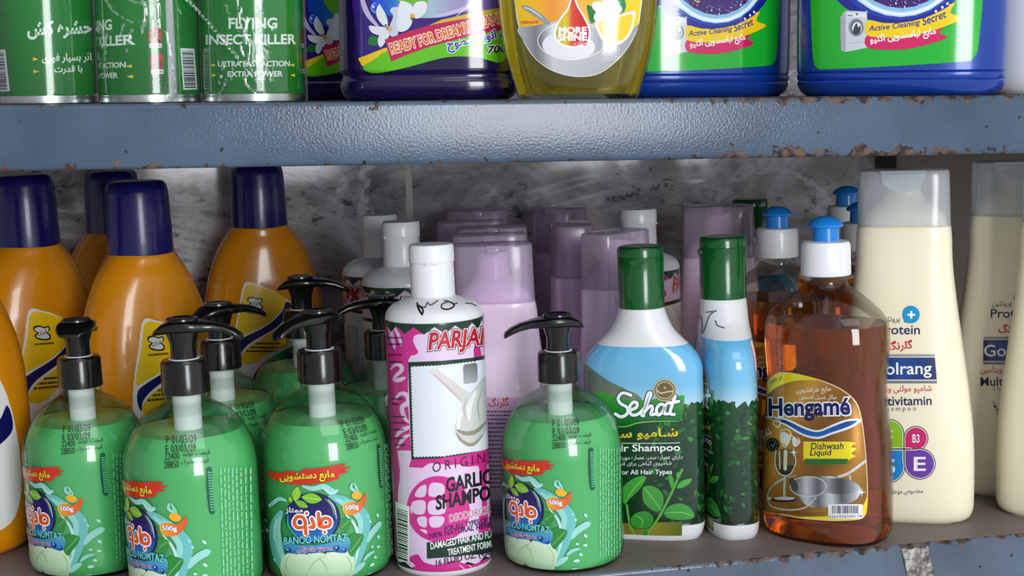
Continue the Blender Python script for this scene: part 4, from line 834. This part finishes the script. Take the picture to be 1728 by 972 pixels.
A.poly([(284, 494), (336, 512), (286, 526)], (240, 190, 40)).poly([(290, 602), (342, 618), (292, 632)], (240, 170, 40)).poly([(796, 506), (780, 514), (796, 522)], (220, 210, 60))
lab_can = A.mesh('can_print', M['printg'], ustep=.0022)
body_can = loft_mesh('spray_can_body', CN + [(.153, .0318), (.160, .0270), (.164, .0255), (.166, .0262), (.168, .0255)], M['steel'], 72, smooth=False)
lid_can = loft_mesh('spray_cap', [(.1645, .0245), (.1645, .0268), (.168, .0270), (.196, .0262), (.200, .0245), (.2005, .020)], mat('yellow_spray_cap', (236, 200, 30), .3), 64, smooth=False)
for k, l in (('c1', 'green insect spray can at the left end, its Persian lettered side showing'), ('c2', 'middle green insect spray can with red hazard squares and grey seam'), ('c3', 'right green insect spray can with its English name facing front')):
    build('spray_can', [('can_body', body_can, None), ('printed_wrap', lab_can, None), ('spray_cap', lid_can, None)], cans[k], l, 'spray can', 'green insect spray cans')
# film: one closed skin round the three cans, slack between them, with pressed folds
fm = high(-.0581, .0867, 0); fm = Matrix.Translation((-.0581, .0867, SHELF_Z + TILT * .0581)) @ Matrix.Rotation(TILT, 4, 'Y') @ Matrix.Rotation(math.atan2(.0747 - .0988, .0081 + .1251), 4, 'Z')
Lh = math.hypot(.1332, .0241) / 2; Rf = .0343; fi = fm.inverted(); per2 = 4 * Lh + 2 * math.pi * Rf
def hull(s):
    s = s % per2                                  # starts at the left end of the front face
    if s < 2 * Lh: return -Lh + s, -Rf, 0, -1
    if s < 2 * Lh + math.pi * Rf: a = (s - 2 * Lh) / Rf; return Lh + Rf * math.sin(a), -Rf * math.cos(a), math.sin(a), -math.cos(a)
    if s < 4 * Lh + math.pi * Rf: return Lh - (s - 2 * Lh - math.pi * Rf), Rf, 0, 1
    a = (s - 4 * Lh - math.pi * Rf) / Rf; return -Lh - Rf * math.sin(a), Rf * math.cos(a), -math.sin(a), math.cos(a)
def film_uv(px, py):                              # photo pixel on the front face -> (s, z)
    d = FW + (px - 864) / F * RT - (py - 486) / F * UP; c = Vector(CAM); q = fi @ c; dd = fi.to_3x3() @ Vector(d); p = q + dd * ((-Rf - q.y) / dd.y); return p.x + Lh, p.z
folds = [([(308, -4), (345, 35), (392, 90), (440, 150), (452, 172)], .0026, .0014), ([(176, 0), (192, 22), (222, 40)], .0008, .0010), ([(236, -5), (244, 20), (240, 40)], .0010, .0012), ([(262, -5), (266, 25), (262, 60)], .0008, .0012), ([(398, 0), (404, 40), (420, 80), (414, 110)], .0008, .0011), ([(430, 10), (440, 50), (452, 80)], .0007, .0010), ([(420, 100), (412, 140), (440, 165)], .0009, .0012), ([(380, 10), (388, 40)], .0007, .0009), ([(212, 0), (240, 8), (280, -4)], .0009, .001), ([(468, 20), (476, 90), (480, 150)], .0006, .0010)]
_r = random.Random(12)
for _k in range(26):
    _x, _y = (_r.uniform(150, 330), _r.uniform(0, 60)) if _k % 3 == 0 else (_r.uniform(360, 480), _r.uniform(0, 150)); _d = _r.uniform(-12, 12)
    folds.append(([(_x, _y), (_x + _d * .4, _y + _r.uniform(8, 16)), (_x + _d, _y + _r.uniform(20, 42))], _r.uniform(.0005, .0012), _r.uniform(.0006, .001)))
FS = [(np.array([film_uv(*p) for p in catmull(f, 8)]), a, wd) for f, a, wd in folds]
ss = np.r_[np.arange(-.03, 2 * Lh + .05, .0011), np.arange(2 * Lh + .05, per2 - .03, .006)]; zz = np.arange(.0008, .1505, .0012)
from mathutils import noise
bm = bmesh.new(); grid = []; white = set()
for s_ in ss:
    x, y, nx, ny = hull(s_); row = []
    slack = 0
    if 0 < s_ < 2 * Lh: q = (s_ / Lh) % 1; slack = -.0045 * math.sin(math.pi * q) ** 4
    for z in zz:
        o = slack * (.6 + .4 * noise.noise((s_ * 20, z * 12, 1))) + .0007 * noise.noise((s_ * 60, z * 18, 5)) + .0003 * noise.noise((s_ * 200, z * 90, 2))
        if -.01 < s_ < 2 * Lh + .02:
            for pl, a, wd in FS:
                dd = np.min((pl[:, 0] - s_) ** 2 + (pl[:, 1] - z) ** 2)
                if dd < wd * wd * .55: white.add((len(grid), len(row)))
                if dd < wd * wd * 6: o += a * math.exp(-dd / (wd * wd) * 1.2) * (1 + .5 * noise.noise((s_ * 400, z * 400, 3)))
        o = max(o, -.0046); row.append(bm.verts.new((x + nx * o, y + ny * o, z)))
    grid.append(row)
for i_, (a, b) in enumerate(zip(grid, grid[1:] + grid[:1])):
    for j in range(len(zz) - 1): bm.faces.new((a[j], b[j], b[j + 1], a[j + 1])).material_index = int((i_, j) in white)
fo = link('shrink_film', add_mesh('shrink_film', bm, [M['film'], clear_mat('creased_film', (252, 253, 252), .3, .12, .22, (235, 242, 238))], None)); fo.matrix_world = fm
fo['label'] = 'wrinkled clear shrink film wrapped around the three green spray cans'; fo['category'] = 'plastic film'

# ---------------------------------------------------------------- purple floor cleaner
VB = [(0, .054, .0300, 3), (.003, .0585, .0335, 3), (.009, .0605, .0352, 3), (.013, .0602, .0350, 3), (.0145, .0590, .0340, 3), (.017, .0588, .0338, 3), (.019, .0603, .0350, 3), (.03, .0605, .0352, 3), (.12, .0600, .0350, 3), (.17, .055, .034, 2.8), (.195, .042, .030, 2.5), (.212, .022, .021, 2), (.22, .017, .017, 2), (.235, .0165, .0165, 2)]
vl = Loft(VB); floorc = dict(V1=high(.1270, .1060, 4), V2=high(.0900, .2300, 4, .98))
A = Art(vl, floorc['V1'], .04).frame(560, 0, 5.4); pu = (50, 16, 122)
A.smooth([(212, -200), (700, -230), (1200, -230), (1560, -200), (1580, 250), (1560, 560), (1360, 530), (1200, 514), (1000, 530), (700, 610), (450, 660), (330, 655), (272, 604), (243, 530), (225, 300)], pu, 4)
A.smooth([(370, -160), (880, -180), (1480, -160), (1490, 70), (1200, 110), (980, 160), (700, 160), (480, 130), (390, 60)], hgrad([(370, (14, 60, 190)), (620, (40, 130, 200)), (760, (120, 190, 130)), (900, (170, 190, 210)), (1200, (160, 140, 190)), (1480, (90, 70, 150))]), 4)
A.smooth([(520, -160), (880, -160), (870, 20), (740, 30), (600, 10)], (110, 180, 40), 4)
A.stroke([(270, -100), (285, 20), (335, 140), (430, 250)], 46, (196, 186, 224), taper=True).stroke([(940, 150), (1200, 80), (1330, -20)], 36, (200, 190, 222), taper=True).stroke([(1130, 150), (1230, 70), (1320, 10)], 8, (235, 230, 245), taper=True)
A.ell(425, 70, 68, 66, 0, (18, 84, 210)).ring(395, 70, 36, 40, 5, (180, 220, 250), 90, 280).ell(380, 62, 9, 14, 0, (230, 240, 252), 10).ell(610, 60, 26, 34, 0, (90, 130, 220), 14)
A.smooth([(332, 400), (356, 330), (420, 340), (430, 395), (390, 415)], (30, 120, 50), 4).smooth([(690, 215), (720, 170), (740, 195), (712, 235)], (90, 130, 60), 4)
pet, pe2 = (228, 230, 238), (206, 208, 222)
for q, c in (([(520, 270), (560, 150), (530, 100), (560, 66), (640, 80), (640, 170), (600, 240)], pe2), ([(600, 150), (620, 20), (650, 10), (720, 40), (740, 110), (700, 170)], pet), ([(720, 130), (760, 30), (830, 10), (868, 40), (850, 120), (780, 170)], pet), ([(600, 160), (690, 150), (730, 200), (690, 270), (620, 290), (595, 250)], pet), ([(500, 250), (430, 190), (404, 110), (430, 40), (450, 60), (490, 130), (510, 200)], pet), ([(490, 250), (400, 240), (340, 236), (360, 290), (430, 320), (490, 290)], pet), ([(500, 270), (440, 310), (420, 380), (446, 432), (490, 380), (530, 310)], pet), ([(520, 260), (580, 240), (606, 280), (590, 330), (540, 330), (510, 290)], pe2)): A.smooth(q, c, 4)
for x, y in ((515, 255), (722, 140)):
    for a in (-40, 0, 40, 80): A.leaf(x + 14, y + 6, 30, 8, a, (232, 168, 60))
A.ell(492, 232, 12, 12, 0, (60, 120, 50), 10)
A.smooth([(243, 534), (300, 510), (400, 470), (505, 432), (505, 470), (400, 530), (292, 602), (262, 570)], (244, 206, 14), 3)
A.smooth([(290, 604), (400, 534), (510, 462), (800, 380), (1200, 310), (1560, 280), (1560, 558), (1360, 530), (1200, 514), (1000, 530), (700, 610), (450, 660), (330, 655)], (100, 196, 16), 3)
A.poly([(800, 268), (1000, 180), (1300, 110), (1560, 64), (1560, 120), (1300, 170), (1000, 240)], (214, 180, 60)).poly([(484, 360), (690, 290), (880, 232), (1150, 180), (1560, 118), (1560, 272), (1300, 318), (900, 424), (700, 494), (540, 562)], (196, 18, 84))
A.text('READY FOR DREAMY CLEANING', (548, 492), (1650, 176), 92, (226, 96, 24), .02, outline=[(.09, (250, 236, 210))])
A.text('پاک کننده انواع سطوح', (1066, 484), (1900, 300), 120, (60, 40, 190), .03, outline=[(.09, (250, 250, 252))]); A.text('700g', (1424, 506), (1640, 486), 84, (20, 14, 60), .03, .2, outline=[(.09, (250, 250, 252))])
lab_floor = A.mesh('floor_cleaner_label', M['printg'], base=.0002, ustep=.004)
body_floor = loft_mesh('purple_bottle', VB, M['purple'], 96)
cap_floor = loft_mesh('screw_cap', [(.218, .0180), (.218, .0192), (.245, .0188), (.2475, .0175)], M['white'], 48, smooth=False)
for k, l in (('V1', 'purple floor cleaner bottle with red slanted banner beside the yellow liquid'), ('V2', 'purple floor cleaner bottle showing only a narrow strip behind the right spray can')):
    build('floor_cleaner_bottle', [('bottle', body_floor, None), ('screw_cap', cap_floor, None), ('front_label', lab_floor, None)], floorc[k], l, 'cleaner bottle', 'purple floor cleaner bottles')

# ---------------------------------------------------------------- yellow dish liquid
YB = [(0, .0385, .0245, 2.6), (.003, .0402, .0262, 2.6), (.012, .0430, .0280, 2.6), (.03, .0480, .0300, 2.5), (.05, .0512, .0310, 2.4), (.068, .0526, .0312, 2.4), (.10, .0515, .0308, 2.4), (.13, .0460, .0290, 2.3), (.155, .0360, .0260, 2.2), (.175, .0230, .0210, 2), (.186, .0155, .0155, 2), (.198, .0140, .0140, 2)]
yl = Loft(YB); ypose = high(.2172, .0430, 0)
A = Art(yl, ypose, .05).frame(830, 0, 5.4)
rim = [(212, -60), (216, 60), (234, 200), (290, 380), (400, 540), (560, 650), (760, 700), (950, 682), (1100, 590), (1230, 450), (1325, 270), (1356, 100), (1360, -60), (1250, -330), (1000, -480), (780, -510), (560, -480), (330, -330)]
A.smooth(rim, (232, 232, 226), 4); q = np.array(rim, float); c_ = q.mean(0)
A.smooth(c_ + (q - c_) * .985, hgrad([(212, (246, 204, 10)), (420, (244, 180, 30)), (560, (240, 150, 50)), (760, (244, 186, 100)), (860, (240, 180, 60)), (1356, (248, 206, 14))]), 4)
A.smooth([(236, 262), (400, 232), (560, 200), (740, 176), (900, 200), (1010, 300), (1200, 330), (1335, 214), (1312, 290), (1222, 450), (1095, 585), (950, 674), (760, 692), (562, 642), (404, 534), (294, 376)], hgrad([(240, (196, 198, 204)), (420, (120, 122, 128)), (560, (206, 208, 212)), (900, (186, 188, 194)), (1340, (150, 150, 156))]), 4)
A.ell(730, 370, 310, 170, 4, hgrad([(420, (96, 98, 104)), (560, (226, 228, 230)), (800, (240, 240, 242)), (960, (170, 172, 178)), (1040, (120, 122, 126))])).ell(700, 420, 240, 130, 4, (232, 233, 236)).ring(730, 370, 310, 170, 7, (240, 240, 242))
A.smooth([(268, 60), (290, 50), (340, 58), (440, 120), (532, 205), (500, 222), (420, 170), (320, 100)], (150, 152, 158), 4).stroke([(290, 66), (360, 90), (470, 170)], 12, (226, 228, 232), taper=True)
for k in range(9):
    for j in range(6): A.ell(1000 + k * 20, 450 + j * 20 - k * 2, 5, 5, 0, (230, 230, 232), 6)
A.smooth([(738, -60), (790, 60), (860, 170), (900, 280), (890, 370), (860, 412), (760, 440), (640, 420), (574, 360), (568, 280), (610, 180), (690, 70)], (246, 246, 240), 4).smooth([(738, -20), (780, 70), (845, 180), (882, 280), (872, 366), (846, 396), (740, 420), (650, 400), (594, 350), (588, 280), (630, 180), (700, 80)], hgrad([(588, (178, 176, 40)), (690, (236, 206, 60)), (735, (214, 60, 50)), (880, (198, 20, 40))]), 4)
A.text('MORE', (612, 306), (862, 304), 58, (252, 252, 252), .045); A.text('SHINE', (606, 370), (864, 368), 58, (252, 252, 252), .045); A.text('پاک', (748, 420), (862, 418), 40, (220, 30, 50), .03, outline=[(.08, (250, 250, 250))])
A.smooth([(866, 48), (920, 70), (965, 120), (940, 190), (905, 212), (880, 140)], (24, 120, 60), 4).smooth([(1080, 70), (1120, 20), (1200, -10), (1222, 60), (1190, 120), (1130, 120)], (30, 130, 66), 4)
A.smooth([(945, 198), (1100, 160), (1292, 100), (1294, 200), (1262, 310), (1190, 388), (1105, 418), (1030, 392), (972, 310)], (246, 244, 232), 4).smooth([(975, 208), (1110, 176), (1272, 128), (1272, 210), (1238, 305), (1176, 370), (1104, 394), (1045, 372), (998, 306)], (246, 202, 20), 4)
for a in ((975, 240), (1000, 320), (1060, 378), (1120, 390), (1190, 350), (1245, 280), (1270, 200)): A.stroke([(1118, 178), a], 6, (252, 226, 110), smooth=False)
for a in range(5): t = math.radians(a * 72 - 80); A.ell(1042 + 78 * math.cos(t), 96 + 66 * math.sin(t), 66, 48, math.degrees(t), (244, 244, 250))
for a in range(5): A.leaf(1044, 122, 34, 9, a * 72, (236, 190, 70))
A.text('500g±3%', (266, 226), (428, 222), 36, (206, 40, 30), .02)
lab_y = A.mesh('dish_liquid_label', M['printg'], base=.0002, ustep=.004)
build('dish_soap_bottle', [('bottle', loft_mesh('yellow_bottle_wall', YB, M['clear'], 96), None), ('liquid', loft_mesh('yellow_liquid', inset(YB, .0012, .165), M['olive'], 96, smooth=False), None), ('cap_collar', loft_mesh('collar', [(.186, .0155), (.186, .0168), (.205, .0165), (.208, .012)], M['white'], 48, smooth=False), None), ('nozzle', loft_mesh('nozzle', [(.207, .009), (.216, .0088), (.217, .0118), (.222, .007), (.223, .004)], mat('yellow_nozzle', (240, 200, 30), .3), 40, smooth=False), 2), ('front_label', lab_y, None)], ypose, 'clear bottle of yellow-green dish liquid with round lemon label', 'dish soap bottle')

# ---------------------------------------------------------------- blue laundry liquid
BB = [(0, .0590, .0330, 3), (.0025, .0625, .0362, 3), (.006, .0648, .0381, 3), (.0090, .0655, .0388, 3), (.0100, .0646, .0380, 3), (.0110, .0655, .0388, 3), (.0142, .0657, .0390, 3), (.0150, .0648, .0381, 3), (.0158, .0657, .0390, 3), (.06, .0662, .0392, 3), (.14, .0655, .0388, 3), (.19, .058, .037, 2.8), (.22, .040, .032, 2.4), (.238, .024, .023, 2), (.246, .0205, .0205, 2), (.262, .020, .020, 2)]
bl = Loft(BB); laun = dict(B1=high(.3220, .1290, -22, 1.045), B2=high(.4420, .0440, 0, 1.045))
A = Art(bl, laun['B2'], .045).frame(1300, 0, 3.2407)
A.smooth([(216, -250), (700, -290), (1160, -260), (1160, 0), (1142, 200), (1132, 280), (1108, 318), (1060, 336), (700, 360), (400, 376), (285, 382), (250, 366), (236, 330), (226, 200), (218, 0)], (24, 176, 44), 4)
A.ell(688, -300, 455, 435, 0, (26, 32, 138)).ell(700, -300, 400, 408, 0, (30, 60, 170)).ell(712, -305, 370, 398, 0, (196, 226, 240)).ell(715, -315, 345, 380, 0, (140, 190, 228)).ell(716, -330, 330, 375, 0, (58, 24, 110)).ring(715, -310, 350, 388, 10, (246, 250, 252), 35, 145)
rr = random.Random(9)
for k in range(70):
    a = rr.uniform(.55, 2.6); r1 = rr.uniform(.86, 1.0); A.ell(716 + 330 * r1 * math.cos(a), -330 + 375 * r1 * math.sin(a), rr.uniform(2, 6), rr.uniform(2, 7), 0, rr.choice([(240, 244, 250), (120, 90, 180), (150, 120, 200), (220, 170, 60)]), 7)
for x, y in ((985, 30), (968, 20), (905, 62), (940, 40)): A.ell(x, y, 7, 8, 0, (240, 248, 252), 10)
A.smooth([(384, 104), (390, 90), (404, 64), (440, 60), (522, 64), (529, 72), (529, 250), (520, 262), (412, 284), (400, 276), (386, 262)], (206, 210, 220), 2).poly([(384, 104), (404, 66), (412, 72), (412, 284), (386, 262)], (168, 172, 184)).rect(414, 72, 524, 96, (226, 228, 236)).stroke([(424, 84), (450, 86)], 5, (90, 92, 100)).ell(474, 78, 6, 6, 0, (80, 82, 90), 8)
A.ell(470, 150, 42, 50, 0, (150, 154, 166)).ell(472, 152, 34, 42, 0, (96, 100, 110)).ell(474, 154, 27, 34, 0, (226, 228, 236)).smooth([(452, 178), (462, 140), (474, 128), (480, 150), (494, 140), (492, 176), (472, 188)], (60, 64, 74), 4).stroke([(420, 240), (520, 226)], 3, (170, 174, 184))
A.smooth([(528, 195), (620, 206), (720, 204), (820, 184), (944, 146), (922, 180), (966, 206), (850, 246), (740, 268), (640, 272), (528, 258)], (212, 24, 96), 3)
A.smooth([(528, 112), (620, 126), (720, 124), (800, 110), (880, 84), (960, 44), (1008, 14), (984, 72), (1054, 98), (950, 146), (830, 184), (720, 204), (620, 204), (528, 192)], (244, 206, 16), 3)
A.text('Active Cleaning', (540, 180), (822, 144), 40, (30, 30, 130), .015, .3, bend=4); A.text('Secret', (836, 140), (966, 94), 42, (30, 30, 130), .015, .3)
A.text('مایع لباسشویی اکتیو', (550, 252), (908, 204), 56, (250, 250, 252), .025)
lab_l = A.mesh('laundry_label', M['printg'], base=.0002, ustep=.004)
body_l = loft_mesh('laundry_bottle', BB, M['blue'], 96)
cap_l = loft_mesh('screw_cap', [(.245, .0215), (.245, .0235), (.278, .0228), (.281, .021)], mat('green_screw_cap', (30, 150, 60), .3), 56, smooth=False)
for k, l in (('B1', 'blue laundry liquid bottle right beside the yellow dish liquid, label turned right'), ('B2', 'blue laundry liquid bottle next to the white bottle at the right edge')):
    build('laundry_bottle', [('bottle', body_l, None), ('screw_cap', cap_l, None), ('front_label', lab_l, None)], laun[k], l, 'laundry bottle', 'blue laundry liquid bottles')
WB = [(0, .032, .030), (.003, .0350, .0330), (.010, .0370, .0350), (.14, .0375, .0355), (.17, .033, .032), (.19, .02, .02), (.2, .016, .016)]
build('plain_bottle', [('bottle', loft_mesh('white_bottle', WB, M['body_white'], 72), None), ('screw_cap', loft_mesh('white_cap', [(.198, .0165), (.198, .0185), (.222, .018), (.224, .016)], M['white'], 48, smooth=False), None)], high(.5500, .0520, 0), 'plain white bottle cut off at the upper right picture edge', 'bottle')
